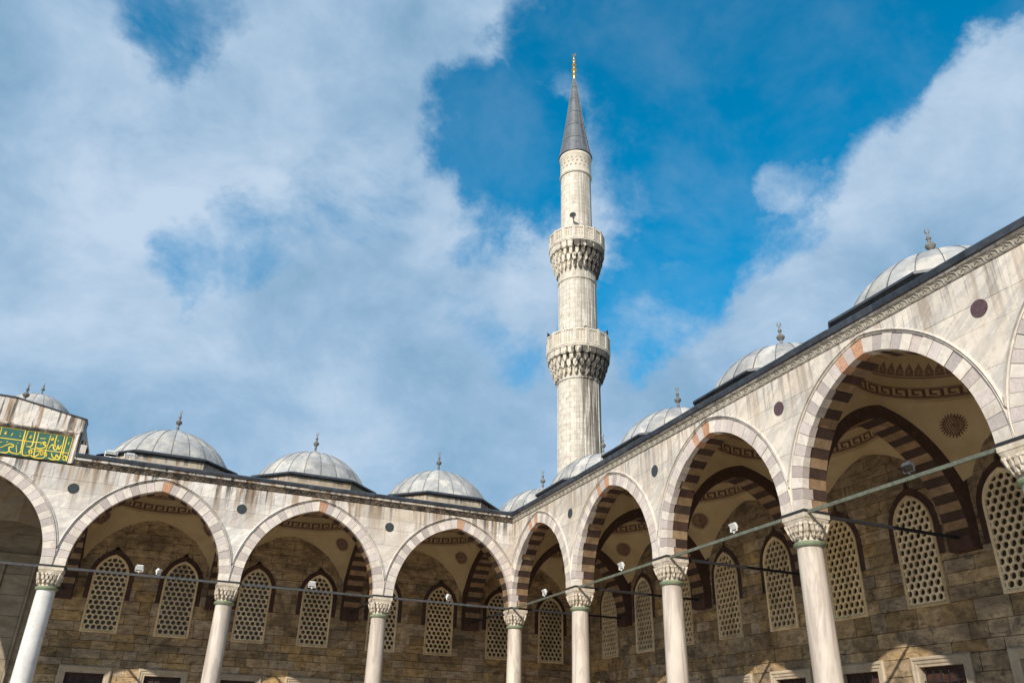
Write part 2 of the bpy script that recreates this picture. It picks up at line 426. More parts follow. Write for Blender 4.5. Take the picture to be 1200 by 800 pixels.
def arc_pts(r, c, p0, p1, n, side=1):
    return [(side * (-c + r * math.cos(p0 + (p1 - p0) * k / n)), r * math.sin(p0 + (p1 - p0) * k / n)) for k in range(n + 1)]


# ------------------------------------------------------------------ ground
g = MB(); g.face([(-2500, -2500, -.02), (2500, -2500, -.02), (2500, 2500, -.02), (-2500, 2500, -.02)])
struct('ground', g.mesh('ground', GROUND))
g = MB(); g.face([(-50, -52, 0), (6.2, -52, 0), (6.2, 6.4, 0), (-50, 6.4, 0)])
struct('courtyard_paving', g.mesh('courtyard_paving', PAVING))

# ------------------------------------------------------------------ arcades
NV = 17


def voussoir_mesh(i, n, r0, r1, c, v0, v1, side, mat, M, name, zoff=0., clip=9., gap=.005):
    pm0 = math.acos(c / r0); pm1 = math.acos(c / r1)
    a0, a1 = pm0 * i / n, pm0 * (i + 1) / n
    b0, b1 = (a0, a1) if i < n - 1 else (a0, pm1)
    g0 = gap / r0
    inn = arc_pts(r0, c, a0 + g0, a1 - g0, 3, side); out = arc_pts(r1, c, b0 + g0, b1 - g0, 3, side)
    out = [(max(-clip, min(clip, u)), z) for u, z in out]
    mb = MB(); mb.prism(inn + out[::-1], lambda p: (p[0], v0, p[1] + zoff), lambda p: (p[0], v1, p[1] + zoff))
    return mb.mesh(name, mat, M)


def arc_sweep(mb, prof, c, clip, n=26, zoff=0.):
    """sweep a closed profile [(radius, v)] along a pointed arch, both sides, cut where it would pass the pier axis"""
    for side in (1, -1):
        rows = []
        rmax = max(r for r, v in prof)
        for k in range(n + 1):
            row = []
            for r, v in prof:
                p0 = math.acos((clip + c) / r) if clip + c < r else 0.
                pm = math.acos(c / r); ph = p0 + (pm - p0) * k / n
                row.append((side * (-c + r * math.cos(ph)), v, r * math.sin(ph) + zoff))
            rows.append(row)
        mb.grid(rows, True)


def build_wing(root, M, nb, wing, facing, end_u):
    stain = wing == 'L'
    # meshes shared by all arches of this wing
    fv = {}; sv = {}
    for side in (1, -1):
        for i in range(NV):
            near = side == 1
            light = (i % 2 == 0)
            mat = WHITE_V if light else PINK_V
            if (near is False and i == NV - 1) or (near is False and i == NV - 3 and not stain): mat = ORANGE_V
            fv[side, i] = voussoir_mesh(i, NV, RI, RV, C, -H, -.19 + random.choice((0, 0, .06, .12, -.05)) * (not stain or i > 3), side, mat, M, 'voussoir', ZS, P / 2 - .004)
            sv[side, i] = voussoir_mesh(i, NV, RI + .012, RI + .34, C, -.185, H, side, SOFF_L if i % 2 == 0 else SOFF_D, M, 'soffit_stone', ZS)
    mo = MB()
    arc_sweep(mo, [(RV + .01, -H + .03), (RV + .01, -H - .02), (RV + .04, -H - .04), (RV + .055, -H + .015), (RV + .075, -H + .015), (RV + .085, -H - .05), (RV + .125, -H - .035), (RV + .14, -H + .03)], C, P / 2 - .01, zoff=ZS)
    mo_me = mo.mesh('moulding', facing, M, True)
    # core of the wall behind the facing
    core = MB()
    zs = [k * .16 for k in range(27)]
    rows_f, rows_b = [], []
    for side in (1, -1):
        pts = [(side * half_w(z, RI + .2), z) for z in [0] + [RI * math.sin(math.acos(C / (RI + .2)) * k / 24) * (RI + .2) / RI for k in range(1, 25)]]
        for a, b in zip(pts[:-1], pts[1:]):
            if abs(b[0] - a[0]) < 1e-6 and a[0] == 0: continue
            for v in (-H + .06, H):
                core.face([(a[0], v, ZS + a[1]), (side * P / 2, v, ZS + a[1]), (side * P / 2, v, ZS + b[1]), (b[0], v, ZS + b[1])])
        zt = pts[-1][1]
        for v in (-H + .06, H):
            core.face([(pts[-1][0], v, ZS + zt), (side * P / 2, v, ZS + zt), (side * P / 2, v, ZF0 + .4), (0, v, ZF0 + .4)])
    core_me = core.mesh('wall_core', MORTAR, M)
    for k in range(nb):
        uc = (k + .5) * P
        loc = M(uc, 0, 0)
        ar = link('arch', mo_me, root, loc)
        for side in (1, -1):
            for i in range(NV):
                j = random.uniform(-.014, .010)
                link('voussoir', fv[side, i], ar, M(0, j, 0))
                link('soffit_stone', sv[side, i], ar, M(0, 0, random.uniform(0, .014)))
        link('wall_core', core_me, root, loc)
        # tie rod across the opening, and the iron band round the impost
        tr = MB(); tr.box(-P / 2 + .40, P / 2 - .40, -.33, -.27, -.045, .045)
        link('tie_rod', tr.mesh('tie_rod', TIE if wing == 'R' else TIE_D, M), root, M(uc, 0, ZS - .07))
    for k in range(nb + 1):
        ib = MB(); ib.box(-.463, .463, -.463, .463, -.02, .045)
        link('iron_band', ib.mesh('iron_band', IRON, M), root, M(k * P, 0, ZS - .045))
    for k in range(nb + 1):
        fl_ = MB(); fl_.box(-.09 if k else .0, .09, -H + .012, -H + .06, .0, .62)
        if k: link('impost_slab', fl_.mesh('impost_slab', WHITE_V, M), root, M(k * P, 0, ZS))
    # facing slabs over the arches
    courses = [.55, 1.45, 2.25, 2.95, 3.42, ZF0 - ZS] if wing == 'L' else [.55, 1.65, 2.65, 3.22, ZF0 - ZS]
    top_c = len(courses) - 2
    for ci in range(len(courses) - 1):
        z0, z1 = courses[ci], courses[ci + 1]
        for k in range(nb + 1):
            ax = k * P
            lo = max(H, ax - P / 2); hi = min(ax + P / 2, end_u)
            if hi - lo < .2: continue
            if ci < 2: cuts = [lo, hi]
            elif ci == 2: cuts = [lo, ax + random.uniform(-.25, .25) if lo < ax < hi else (lo + hi) / 2, hi] if k % 2 else [lo, hi]
            else: cuts = [lo] + sorted(lo + (hi - lo) * (t + random.uniform(-.07, .07)) for t in (((.27, .52, .78) if ci == top_c else (.36, .67)) if wing == 'L' else ((.22, .58) if ci == top_c else (.47,)))) + [hi]
            for a, b in zip(cuts[:-1], cuts[1:]):
                a += .004; b -= .004
                ls, rs = [], []
                n = 10
                for q in range(n + 1):
                    z = z0 + .004 + (z1 - z0 - .008) * q / n
                    w = half_w(z, RSL)
                    uL = max(a, ax - P / 2 + w) if ax - P / 2 >= -.01 else a
                    uR = min(b, ax + P / 2 - w)
                    if uR - uL > .015: ls.append((uL, z)); rs.append((uR, z))
                if len(ls) < 2: continue
                mb = MB(); j = random.uniform(-.004, .004)
                cu = sum(p[0] for p in ls + rs) / (2 * len(ls))
                poly = rs + ls[::-1]
                mb.prism(poly, lambda p: (p[0] - cu, -H + j, p[1]), lambda p: (p[0] - cu, -H + .07, p[1]))
                link('marble_slab', mb.mesh('marble_slab', facing, M), root, M(cu, 0, ZS))
    # roundels over the columns
    for k in range(1, nb + 1):
        d = MB(); n = 28
        d.prism([(.212 * math.cos(2 * math.pi * t / n), .212 * math.sin(2 * math.pi * t / n)) for t in range(n)], lambda p: (p[0], -H - .012, p[1]), lambda p: (p[0], -H + .02, p[1]))
        link('stone_roundel', d.mesh('stone_roundel', DISC_G if (wing == 'L' or k < 3) else DISC_R, M), root, M(k * P, 0, 10.63))
    if wing == 'R':
        pass
    # cornice: carved frieze, marble ledge, lead edge, all mitred at the inner corner
    umax = 20.35 if wing == 'L' else end_u

    def sweep(name, prof, mat, u1, seg, gap=.006, jit=0.):
        u = 0.
        while u < u1 - .3:
            e = min(u1, u + seg * random.uniform(.85, 1.15))
            if u1 - e < .5: e = u1
            mb = MB(); ja, jb = (random.uniform(-jit, jit), random.uniform(-jit, jit)); jc = random.uniform(-jit, jit)
            r0 = [((-v if u == 0 else u + gap), v + jc * (v < -H), z + (ja if u else 0) * (v < -H - .1)) for v, z in prof]; r1_ = [(e, v + jc * (v < -H), z + jb * (v < -H - .1)) for v, z in prof]
            mb.grid([r0, r1_], True); mb.face(r0); mb.face(r1_[::-1])
            link(name, mb.mesh(name, mat, M), root)
            u = e
    fr = FRIEZE_L if stain else FRIEZE_R
    sweep('frieze_block', [(-H + .1, ZF0), (-H - .02, ZF0 + .003), (-H - .035, ZF0 + .03), (-H - .02, ZF0 + .05), (-H - .02, ZF1 - .03), (-H - .05, ZF1), (-H + .1, ZF1)], fr, umax, 2.1)
    lt = .115 if stain else .065
    sweep('cornice_block', [(-H + .1, ZF1 + .003), (-H - .055, ZF1 + .003), (-H - .07, ZF1 + .02), (-H - .085, ZF1 + .025), (-H - .1, ZF1 + lt), (-H + .1, ZF1 + lt)], facing if wing == 'R' else MARBLE, umax, 1.8)
    sweep('lead_edge', [(-H + .1, ZF1 + lt + .005), (-H - .13, ZF1 + lt + .005), (-H - .15, ZF1 + lt + .02), (-H - .17, ZTOP + .02), (-H - .13, ZTOP + .06), (-H + .1, ZTOP + .14)], LEAD_D, umax, 1.5, .004, .014)
    # running scroll carved on the frieze
    sc = MB(); pts = []
    for t in range(15):
        a = R(200) - R(34) * t; rr = .028 + .0062 * t
        pts.append((rr * math.cos(a), -H - .028, rr * math.sin(a)))
    pts += [(.15, -H - .03, .06), (.19, -H - .03, .0), (.2, -H - .026, -.07)]
    sc.tube(pts, .022, 5)
    sc_me = sc.mesh('scroll_ornament', fr, M)
    u = .75
    while u < umax - .2:
        link('scroll_ornament', sc_me, root, M(u, 0, (ZF0 + ZF1) / 2)); u += .36 if wing == 'R' else .31
    # lead roof behind the edge, left open under the domes
    D = DL if wing == 'L' else DR
    rf = MB()
    prof = [(-H + .05, ZTOP + .1), (.05, ZTOP + .15)]
    rf.grid([[(-v, v, z) for v, z in prof], [(end_u, v, z) for v, z in prof]])
    link('lead_roof', rf.mesh('lead_roof', LEAD_D, M), root)
    for k in range(nb):
        rr = MB(); rect = []; circ = []
        for t in range(64):
            a = 2 * math.pi * t / 64; ca, sa = math.cos(a), math.sin(a)
            x0, y0 = P / 2, (D + .6 - VC) if sa > 0 else VC - .05
            s_ = min(x0 / abs(ca) if abs(ca) > 1e-6 else 99, y0 / abs(sa) if abs(sa) > 1e-6 else 99)
            rect.append((ca * s_, VC + sa * s_, ZTOP + .15)); circ.append((2.93 * ca, VC + 2.93 * sa, ZTOP + .15))
        rr.grid([rect, circ], True)
        link('lead_roof', rr.mesh('lead_roof', LEAD_D, M), root, M((k + .5) * P, 0, 0))


arc_L = thing('arcade', 'stained marble arcade of striped pointed arches ending at the gold inscription', 'arcade', (-.0, 0, 0))
arc_R = thing('arcade', 'pale marble arcade with carved scroll frieze rising steeply from the inner corner', 'arcade', (0, 0, 0))
NL, NR = 4, 5
UL, UR = NL * P + H, NR * P + H
build_wing(arc_L, ML, NL, 'L', MARBLE, UL)
build_wing(arc_R, MR, NR, 'R', MARBLE_R, UR)

# ------------------------------------------------------------------ vaults and transverse arches
ZR = 11.46
RR = 2.9
TA, TC = 2.74, .578
TV = .42 + TA
TRI = TA + TC


def arch_h(u, r, c):
    u = abs(u)
    return math.sqrt(max(0., r * r - (u + c) ** 2))


def rosette_mesh():
    mb = MB(); n = 24
    def disc(x, y, r, k=8): mb.face([(x + r * math.cos(2 * math.pi * t / k), y + r * math.sin(2 * math.pi * t / k), 0) for t in range(k)])
    for rad, cnt, rr in ((0, 1, .06), (.095, 8, .034), (.162, 14, .034), (.226, 20, .032), (.275, 26, .028)):
        for t in range(cnt): disc(rad * math.cos(2 * math.pi * t / cnt), rad * math.sin(2 * math.pi * t / cnt), rr, 7)
    for t in range(n):
        a = 2 * math.pi * t / n
        q = lambda r, d: (r * math.cos(a + d), r * math.sin(a + d), 0)
        mb.face([q(.315, -.07), q(.315, .07), q(.395, .05), q(.395, -.05)])
    for t in range(40):
        a, b = 2 * math.pi * t / 40, 2 * math.pi * (t + 1) / 40
        mb.face([(.29 * math.cos(a), .29 * math.sin(a), 0), (.29 * math.cos(b), .29 * math.sin(b), 0), (.312 * math.cos(b), .312 * math.sin(b), 0), (.312 * math.cos(a), .312 * math.sin(a), 0)])
    return [(p[0], p[1]) for p in mb.v], mb.f


ROS = rosette_mesh()


def vault_meshes(M, D, cu, hu, name_suffix=''):
    """bay centred on u=0; returns pendentive+dome mesh"""
    v0, v1 = H, D
    vc = VC
    NT = 96
    mb = MB(); rows = [[] for _ in range(9)]

    def boundary(a):
        ca, sa = math.cos(a), math.sin(a)
        x0 = hu; y0 = (v1 - vc) if sa > 0 else (vc - v0)
        sx = x0 / abs(ca) if abs(ca) > 1e-6 else 99; sy = y0 / abs(sa) if abs(sa) > 1e-6 else 99
        s_ = min(sx, sy); u, v = ca * s_, sa * s_
        if sx < sy:   # transverse sides
            w = v * (2.93 / y0); z = arch_h(w, TRI + .44, TC)
        else:
            w = u * (2.93 / x0); z = arch_h(w, RI + .33, C) if sa < 0 else arch_h(w * .985, RI + .27, C)
        return u, v, max(0., z)

    def surf(a, r):
        u, v, z = boundary(a); rb = math.hypot(u, v); zb = min(ZS + z, ZR - .02)
        s_ = max(0., min(1., (rb - r) / max(1e-4, rb - RR)))
        return zb + (ZR - zb) * (.5 * math.sqrt(1 - (1 - s_) ** 2) + .5 * s_)
    for t in range(NT):
        a = 2 * math.pi * t / NT
        u, v, z = boundary(a); rb = math.hypot(u, v); zb = min(ZS + z, ZR - .02)
        for k in range(9):
            s_ = k / 8; r = rb + (RR - rb) * s_
            q = .5 * math.sqrt(1 - (1 - s_) ** 2) + .5 * s_
            rows[k].append((r * math.cos(a), vc + r * math.sin(a), zb + (ZR - zb) * q))
    mb.grid(rows, True)
    dr = []
    for k in range(13):
        t = math.pi / 2 * k / 12
        dr.append([(max(RR * math.cos(t), .01) * math.cos(2 * math.pi * j / NT), vc + max(RR * math.cos(t), .01) * math.sin(2 * math.pi * j / NT), ZR + 2.55 * math.sin(t)) for j in range(NT)])
    mb.grid(dr, True)
    me = mb.mesh('vault', PLASTER, M, True)
    ros = []
    for q in range(4):
        t = NT // 8 + q * NT // 4
        p = Vector(rows[4][t]) * .5 + Vector(rows[5][t]) * .5; pa = Vector(rows[6][t]); pb = Vector(rows[3][t]); pc = Vector(rows[4][t + 2]); pd = Vector(rows[4][t - 2])
        n = (pa - pb).cross(pc - pd).normalized()
        if n.z > 0: n = -n
        t1 = (pc - pd).normalized(); t2 = n.cross(t1)
        rm = MB(); v_, f_ = ROS
        for (x, y) in v_:
            w = p + t1 * x + t2 * y
            aa, r_ = math.atan2(w.y - vc, w.x), math.hypot(w.x, w.y - vc)
            w.z = surf(aa, r_); w = w + n * .015
            rm.v.append(tuple(w))
        rm.f = f_
        ros.append(rm.mesh('painted_rosette', PAINT, M, weld=False))
    return me, ros


def dome_pt(th, t, lift=.012):
    r = (RR - lift) * math.cos(t)
    return (r * math.cos(th), VC + r * math.sin(th), ZR + (2.55 - lift) * math.sin(t))


def band_mesh(M, kind):
    mb = MB()

    def rect(a0, a1, t0, t1, n=1):
        for k in range(n):
            b0 = a0 + (a1 - a0) * k / n; b1 = a0 + (a1 - a0) * (k + 1) / n
            mb.face([dome_pt(b0, t0), dome_pt(b1, t0), dome_pt(b1, t1), dome_pt(b0, t1)])
    if kind == 'key':
        t0, t1 = R(2.5), R(10.5); h = t1 - t0
        rect(0, 2 * math.pi, t0, t0 + h * .07, 96); rect(0, 2 * math.pi, t1 - h * .07, t1, 96)
        n = 34; w = 2 * math.pi / n
        X = lambda x: x * w
        Y = lambda y: t0 + h * (.12 + .76 * y)
        for k in range(n):
            o = k * w; q = .17
            for (x0, x1, y0, y1) in ((0, .2, 0, 1), (.2, .8, .82, 1), (.64, .8, .3, .82), (.38, .64, .3, .48), (.2, 1.0, 0, .16)):
                rect(o + X(x0), o + X(x1), Y(y0), Y(y1))
        mat = PAINT
    else:
        t0, t1 = R(17), R(24)
        n = 56; w = 2 * math.pi / n
        rect(0, 2 * math.pi, t0, t0 + R(1), 96)
        for k in range(n):
            o = k * w
            rect(o + .04 * w, o + .96 * w, t0 + R(1.6), t0 + R(3.6))
            rect(o + .06 * w, o + .45 * w, t0 + R(3.8), t0 + R(5.7)); rect(o + .55 * w, o + .94 * w, t0 + R(3.8), t0 + R(5.7))
            mb.face([dome_pt(o + .1 * w, t0 + R(5.9)), dome_pt(o + .9 * w, t0 + R(5.9)), dome_pt(o + .62 * w, t0 + R(9.2)), dome_pt(o + .5 * w, t0 + R(11)), dome_pt(o + .38 * w, t0 + R(9.2))])
        mat = PAINT2
    return mb.mesh('painted_band', mat, M)


def build_vaults(root, M, D, ks, tks):
    me, ros = vault_meshes(M, D, 0, P / 2 - H)
    key, cren = band_mesh(M, 'key'), band_mesh(M, 'cren')
    for k in ks:
        uc = (k + .5) * P; loc = M(uc, 0, 0)
        va = link('vault', me, root, loc)
        link('painted_band', key, va); link('painted_band', cren, va)
        for rme in ros: link('painted_rosette', rme, va)
    # transverse arches from the columns to the rear wall
    Mt = lambda u, v, z: M(v, u, z)      # arch runs across the gallery
    tv = {}
    for side in (1, -1):
        for i in range(NV):
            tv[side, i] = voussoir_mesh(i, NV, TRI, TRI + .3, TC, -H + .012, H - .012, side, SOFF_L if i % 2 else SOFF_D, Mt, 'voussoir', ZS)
    fc = MB()
    for vv in (-1, 1):
        for side in (1, -1):
            r0 = TRI + .012; r1 = TRI + .43
            a = arc_pts(r0, TC, 0, math.acos(TC / r0), 24, side); b = arc_pts(r1, TC, 0, math.acos(TC / r1), 24, side)
            b = [(max(min(x, TA + .5), -TA - .02), z) for x, z in b]
            fc.grid([[(x, vv * H, ZS + z) for x, z in a], [(x, vv * H, ZS + z) for x, z in b]])
            fc.grid([[(x, vv * (H - .1), ZS + z) for x, z in a], [(x, vv * H, ZS + z) for x, z in a]])
            # solid spandrel above the ring up to the vault
            fc.grid([[(x, vv * (H - .005), ZS + z) for x, z in b], [(x, vv * (H - .005), ZR + .05) for x, z in b]])
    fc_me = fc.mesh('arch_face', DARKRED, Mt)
    cb = MB()
    prof = [(TA - .02, ZS - .34), (TA + .55, ZS - .34), (TA + .55, ZS + .05), (TA - .02, ZS + .05)]
    cb.prism(prof, lambda p: (p[0], -H, p[1]), lambda p: (p[0], H, p[1]))
    cb2 = MB(); dd = D - TV
    cb.box(TA + .02, dd + .02, -H + .003, H - .003, ZS + .05, ZR)
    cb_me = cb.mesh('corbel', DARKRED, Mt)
    for k in tks:
        loc = M(k * P, TV, 0)
        ta = link('transverse_arch', fc_me, root, loc)
        for side in (1, -1):
            for i in range(NV): link('voussoir', tv[side, i], ta, (0, 0, random.uniform(-.004, .008)))
        link('corbel', cb_me, ta)
        rd = MB(); rd.box(.3 - TV, D - TV, -.03, .03, -.045, .045)
        link('tie_rod', rd.mesh('tie_rod', IRON, Mt), root, M(k * P, TV, ZS + .02))


build_vaults(arc_L, ML, DL, range(-1, NL), range(0, NL + 1))
build_vaults(arc_R, MR, DR, range(0, NR), range(0, NR + 1))

# ------------------------------------------------------------------ rear walls with windows
WIN_HW, WIN_Z0, WIN_ZS, WIN_ZT = .79, 5.85, 8.35, 9.42
WC = .35


def win_outline(hw, z0, zs, zt, n=8):
    """pointed window outline, counter-clockwise from lower left; centre offset chosen so that the apex reaches zt"""
    rise = zt - zs; c = (rise * rise - hw * hw) / (2 * hw); r = hw + c
    pts = [(-hw, z0), (hw, z0)]
    pm = math.acos(c / r)
    for k in range(n + 1): pts.append((-c + r * math.cos(pm * k / n), zs + r * math.sin(pm * k / n)))
    for k in range(n - 1, -1, -1): pts.append((c - r * math.cos(pm * k / n), zs + r * math.sin(pm * k / n)))
    return pts


def clip_poly(poly, conv):
    out = poly
    for k in range(len(conv)):
        ax, ay = conv[k]; bx, by = conv[(k + 1) % len(conv)]
        if abs(ax - bx) + abs(ay - by) < 1e-7: continue
        ins = lambda p: (bx - ax) * (p[1] - ay) - (by - ay) * (p[0] - ax)
        res = []
        for j in range(len(out)):
            p, q = out[j], out[(j + 1) % len(out)]; dp, dq = ins(p), ins(q)
            if dp >= 0: res.append(p)
            if (dp > 0 and dq < 0) or (dp < 0 and dq > 0):
                t = dp / (dp - dq); res.append((p[0] + (q[0] - p[0]) * t, p[1] + (q[1] - p[1]) * t))
        out = res
        if len(out) < 3: return None
    return out


def window_meshes(M):
    outl = win_outline(WIN_HW - .07, WIN_Z0 + .07, WIN_ZS, WIN_ZT - .09)
    pitch = .252; rc = pitch / math.sqrt(3); rh = pitch * .395
    gr = MB(); f0, f1 = -.035, .05
    row = 0; z = WIN_Z0 + .02
    while z < WIN_ZT + .2:
        x = -1.4 + (pitch / 2 if row % 2 else 0) + .016
        while x < 1.4:
            if abs(x) < WIN_HW + .2:
                o = [(x + rc * math.cos(R(30 + 60 * k)), z + rc * math.sin(R(30 + 60 * k))) for k in range(6)]
                o2 = []
                for k in range(6):
                    a, b = o[k], o[(k + 1) % 6]; o2 += [a, ((a[0] + b[0]) / 2, (a[1] + b[1]) / 2)]
                i2 = [(x + rh * math.cos(R(30 + 30 * k)), z + rh * math.sin(R(30 + 30 * k))) for k in range(12)]
                for k in range(12):
                    q = clip_poly([i2[k], o2[k], o2[(k + 1) % 12], i2[(k + 1) % 12]], outl)
                    if q: gr.face([(p[0], f0, p[1]) for p in q])
                    s = [i2[k], i2[(k + 1) % 12]]
                    cx = (s[0][0] + s[1][0]) / 2, (s[0][1] + s[1][1]) / 2
                    tri = clip_poly([s[0], s[1], (cx[0] + .001, cx[1] + .001)], outl)
                    if tri: gr.face([(s[0][0], f0, s[0][1]), (s[1][0], f0, s[1][1]), (s[1][0], f1, s[1][1]), (s[0][0], f1, s[0][1])])
            x += pitch
        z += pitch * math.sqrt(3) / 2; row += 1
    g_me = gr.mesh('lattice', GRILLE, M)
    fr = MB(); o = win_outline(WIN_HW, WIN_Z0, WIN_ZS, WIN_ZT); i_ = win_outline(WIN_HW - .1, WIN_Z0 + .1, WIN_ZS, WIN_ZT - .125); mid = win_outline(WIN_HW - .03, WIN_Z0 + .03, WIN_ZS, WIN_ZT - .04)
    fr.grid([[(x, .05, z) for x, z in o], [(x, -.05, z) for x, z in o], [(x, -.075, z) for x, z in mid], [(x, -.045, z) for x, z in i_], [(x, .05, z) for x, z in i_]], True)
    f_me = fr.mesh('window', GRILLE, M)
    pn = MB(); pn.face([(x, .09, z) for x, z in o]); p_me = pn.mesh('pane', PANE, M)
    # dark red surround over the upper half
    so = win_outline(WIN_HW + .22, 7.35, WIN_ZS - .02, WIN_ZT + .24); si = win_outline(WIN_HW + .004, 7.35, WIN_ZS, WIN_ZT + .004)
    su = MB()
    so, si = so[1:] + so[:1], si[1:] + si[:1]
    su.grid([[(x, .06, z) for x, z in so], [(x, -.02, z) for x, z in so], [(x, -.02, z) for x, z in si], [(x, .08, z) for x, z in si]])
    s_me = su.mesh('window_surround', DARKRED, M)
    return f_me, g_me, p_me, s_me


def door_meshes(M):
    hw, top, t = 1.1, 4.42, .3
    fr = MB()
    prof = [(0, .3), (0, -.06), (.05, -.1), (.1, -.1), (.13, -.07), (.2, -.07), (.24, -.04), (t, -.04), (t, .3)]
    for p in range(1):
        path = [(-1, 0), (-1, 1), (1, 1), (1, 0)]
        rows = []
        for sx, up_ in path:
            rows.append([(sx * (hw - d), v, (top - d) if up_ else .3) for d, v in prof])
        fr.grid(rows)
    f_me = fr.mesh('lower_window', DOORFRAME, M)
    lf = MB()
    for s in (-1, 1):
        lf.box(min(s * .01, s * (hw - t)), max(s * .01, s * (hw - t)), .2, .25, .3, top - t)
        for (z0, z1) in ((3.2, 3.95), (2.1, 3.05)):
            lf.box(min(s * .12, s * (hw - t - .1)), max(s * .12, s * (hw - t - .1)), .17, .2, z0, z1)
    l_me = lf.mesh('shutter', SHUTTER, M)
    gr = MB()
    for k in range(6): x = -.7 + 1.4 * k / 5; gr.box(x - .012, x + .012, .08, .104, .3, top - t)
    for z in (3.72, 3.3, 2.88): gr.box(-.8, .8, .076, .108, z - .014, z + .014)
    g_me = gr.mesh('iron_bars', IRON, M)
    return f_me, l_me, g_me


def build_wall(M, D, u_from, u_to, label, wins, doors, ks):
    root = thing('wall', label, 'wall', M((u_from + u_to) / 2, D, 0))
    base = Vector(root.location)
    inv = Matrix.Translation(-base)

    def put(name, me, parent=None, loc=(0, 0, 0)):
        o = link(name, me, parent or root, loc)
        if parent is None: o.location = Vector(loc) - base
        return o
    bk = MB(); bk.box(u_from, u_to, D + .3, D + .9, 0, 12.6)
    put('wall_core', bk.mesh('wall_core', MORTAR, M))
    f_me, g_me, p_me, s_me = window_meshes(M)
    for u in wins:
        w = put('window', f_me, None, M(u, D, 0)); link('lattice', g_me, w); link('pane', p_me, w); link('window_surround', s_me, w)
    d_me, l_me, b_me = door_meshes(M)
    for u in doors:
        w = put('lower_window', d_me, None, M(u, D, 0)); link('shutter', l_me, w); link('iron_bars', b_me, w)
    # coursed stones
    blocks = []
    z = 0.
    marks = [4.40, WIN_Z0 + .02, 7.35, 12.5]
    while z < 12.4:
        hgt = random.uniform(.32, .50)
        nx = min(q for q in marks if q > z + 1e-4)
        if z + hgt > nx - .2: hgt = nx - z
        zm0, zm1 = z, z + hgt
        cut = []
        rise = WIN_ZT + .13 - WIN_ZS; hw_ = WIN_HW + .12; c_ = (rise * rise - hw_ * hw_) / (2 * hw_)
        for u in wins:
            if zm1 > WIN_Z0 + .03 and zm0 < 7.34: cut.append((u, WIN_HW - .02, WIN_HW - .02))
            elif zm0 > 7.3 and zm0 < WIN_ZT + .12:
                h0, h1 = (half_w(q - WIN_ZS, hw_ + c_, c_) for q in (zm0, min(zm1, WIN_ZT + .12)))
                cut.append((u, h0, h1))
        for u in doors:
            if zm0 < 4.39: cut.append((u, 1.08, 1.08))
        u = u_from
        while u < u_to:
            L_ = random.uniform(.45, 1.35); e = min(u + L_, u_to)
            if u_to - e < .25: e = u_to
            segs = [(u, e, u, e)]
            for cu, h0, h1 in cut:
                ns = []
                for a, b, a1, b1 in segs:
                    if cu + h0 <= min(a, a1) or cu - h0 >= max(b, b1): ns.append((a, b, a1, b1)); continue
                    if cu - h0 > a or cu - h1 > a1: ns.append((a, max(a, min(b, cu - h0)), a1, max(a1, min(b1, cu - h1))))
                    if cu + h0 < b or cu + h1 < b1: ns.append((min(b, max(a, cu + h0)), b, min(b1, max(a1, cu + h1)), b1))
                segs = ns
            for a, b, a1, b1 in segs:
                if max(b - a, b1 - a1) > .03: blocks.append((a, b, zm0, zm1, a1, b1))
            u = e
        z += hgt
    for a in blocks: pass

    def stone(mb, a, b, z0, z1, a1, b1):
        g_ = random.uniform(.002, .008); j = random.uniform(-.02, .012); bv = random.uniform(.006, .02)
        j = j if abs(j) > .002 else .004
        c = lambda: random.uniform(0, .008)
        y0, y1 = z0 + g_ + c() * .4, z1 - g_ - c() * .4
        xs_ = [a + g_, b - g_, b1 - g_ - c() * .3, a1 + g_ + c() * .3]
        if min(xs_[1] - xs_[0], xs_[2] - xs_[3]) < .05: bv = .0
        if xs_[1] < xs_[0]: xs_[0] = xs_[1] = (xs_[0] + xs_[1]) / 2
        if xs_[2] < xs_[3]: xs_[2] = xs_[3] = (xs_[2] + xs_[3]) / 2
        yy = [y0, y0, y1, y1]; sx = [1, -1, -1, 1]; sy = [1, 1, -1, -1]
        fr_ = [(xs_[q] + sx[q] * bv, D + j, yy[q] + sy[q] * bv) for q in range(4)]
        md = [(xs_[q], D + j + max(bv, .002), yy[q]) for q in range(4)]
        bk_ = [(xs_[q], D + .28, yy[q]) for q in range(4)]
        mb.face(fr_); mb.grid([fr_, md, bk_], True)
    vis = [b for b in blocks if 3.9 < b[2] < 9.3 and ks[0] < (b[0] + b[1]) / 2 < ks[1]]
    vis.sort(key=lambda b: -(b[1] - b[0]) * (b[3] - b[2]))
    big = set(vis[:290])
    rest = MB()
    for b in blocks:
        if b in big:
            mb = MB(); stone(mb, *b); o = put('stone_block', mb.mesh('stone_block', WALLSTONE, M))
        else: stone(rest, *b)
    o = put('coursed_stone', rest.mesh('coursed_stone', WALLSTONE, M, weld=False)); o['kind'] = 'stuff'
    return root


# left wall runs on behind the corner bay (u < 0)
WL = [-5.05, -1.85] + [x for k in (.5, 1.5, 2.5) for x in (k * P - 1.66, k * P + 1.5)]
DLs = [-5.05, -1.85] + [x for k in (.5, 1.5, 2.5) for x in (k * P - 1.69, k * P + 1.62)]
WR = [-5.1, -1.87] + [x for k in (.5, 1.5, 2.5, 3.5, 4.5) for x in (k * P - 1.8, k * P + 1.48)]
wall_L = build_wall(ML, DL, -DR - .5, 21.2, 'sooty dark ashlar rear wall behind the arcade that carries the inscription', WL, DLs, (-7, 21.2))
wall_R = build_wall(MR, DR, -DL + .003, UR, 'brown ashlar rear wall with sunlit patches behind the steeply receding arcade', WR, WR, (-6.5, 25))

# ------------------------------------------------------------------ gate recess under the inscription
gate = thing('gate_front', 'weathered marble gate front with panelled pilaster beneath the inscription bay', 'gate', (-24.2, DL, 0))


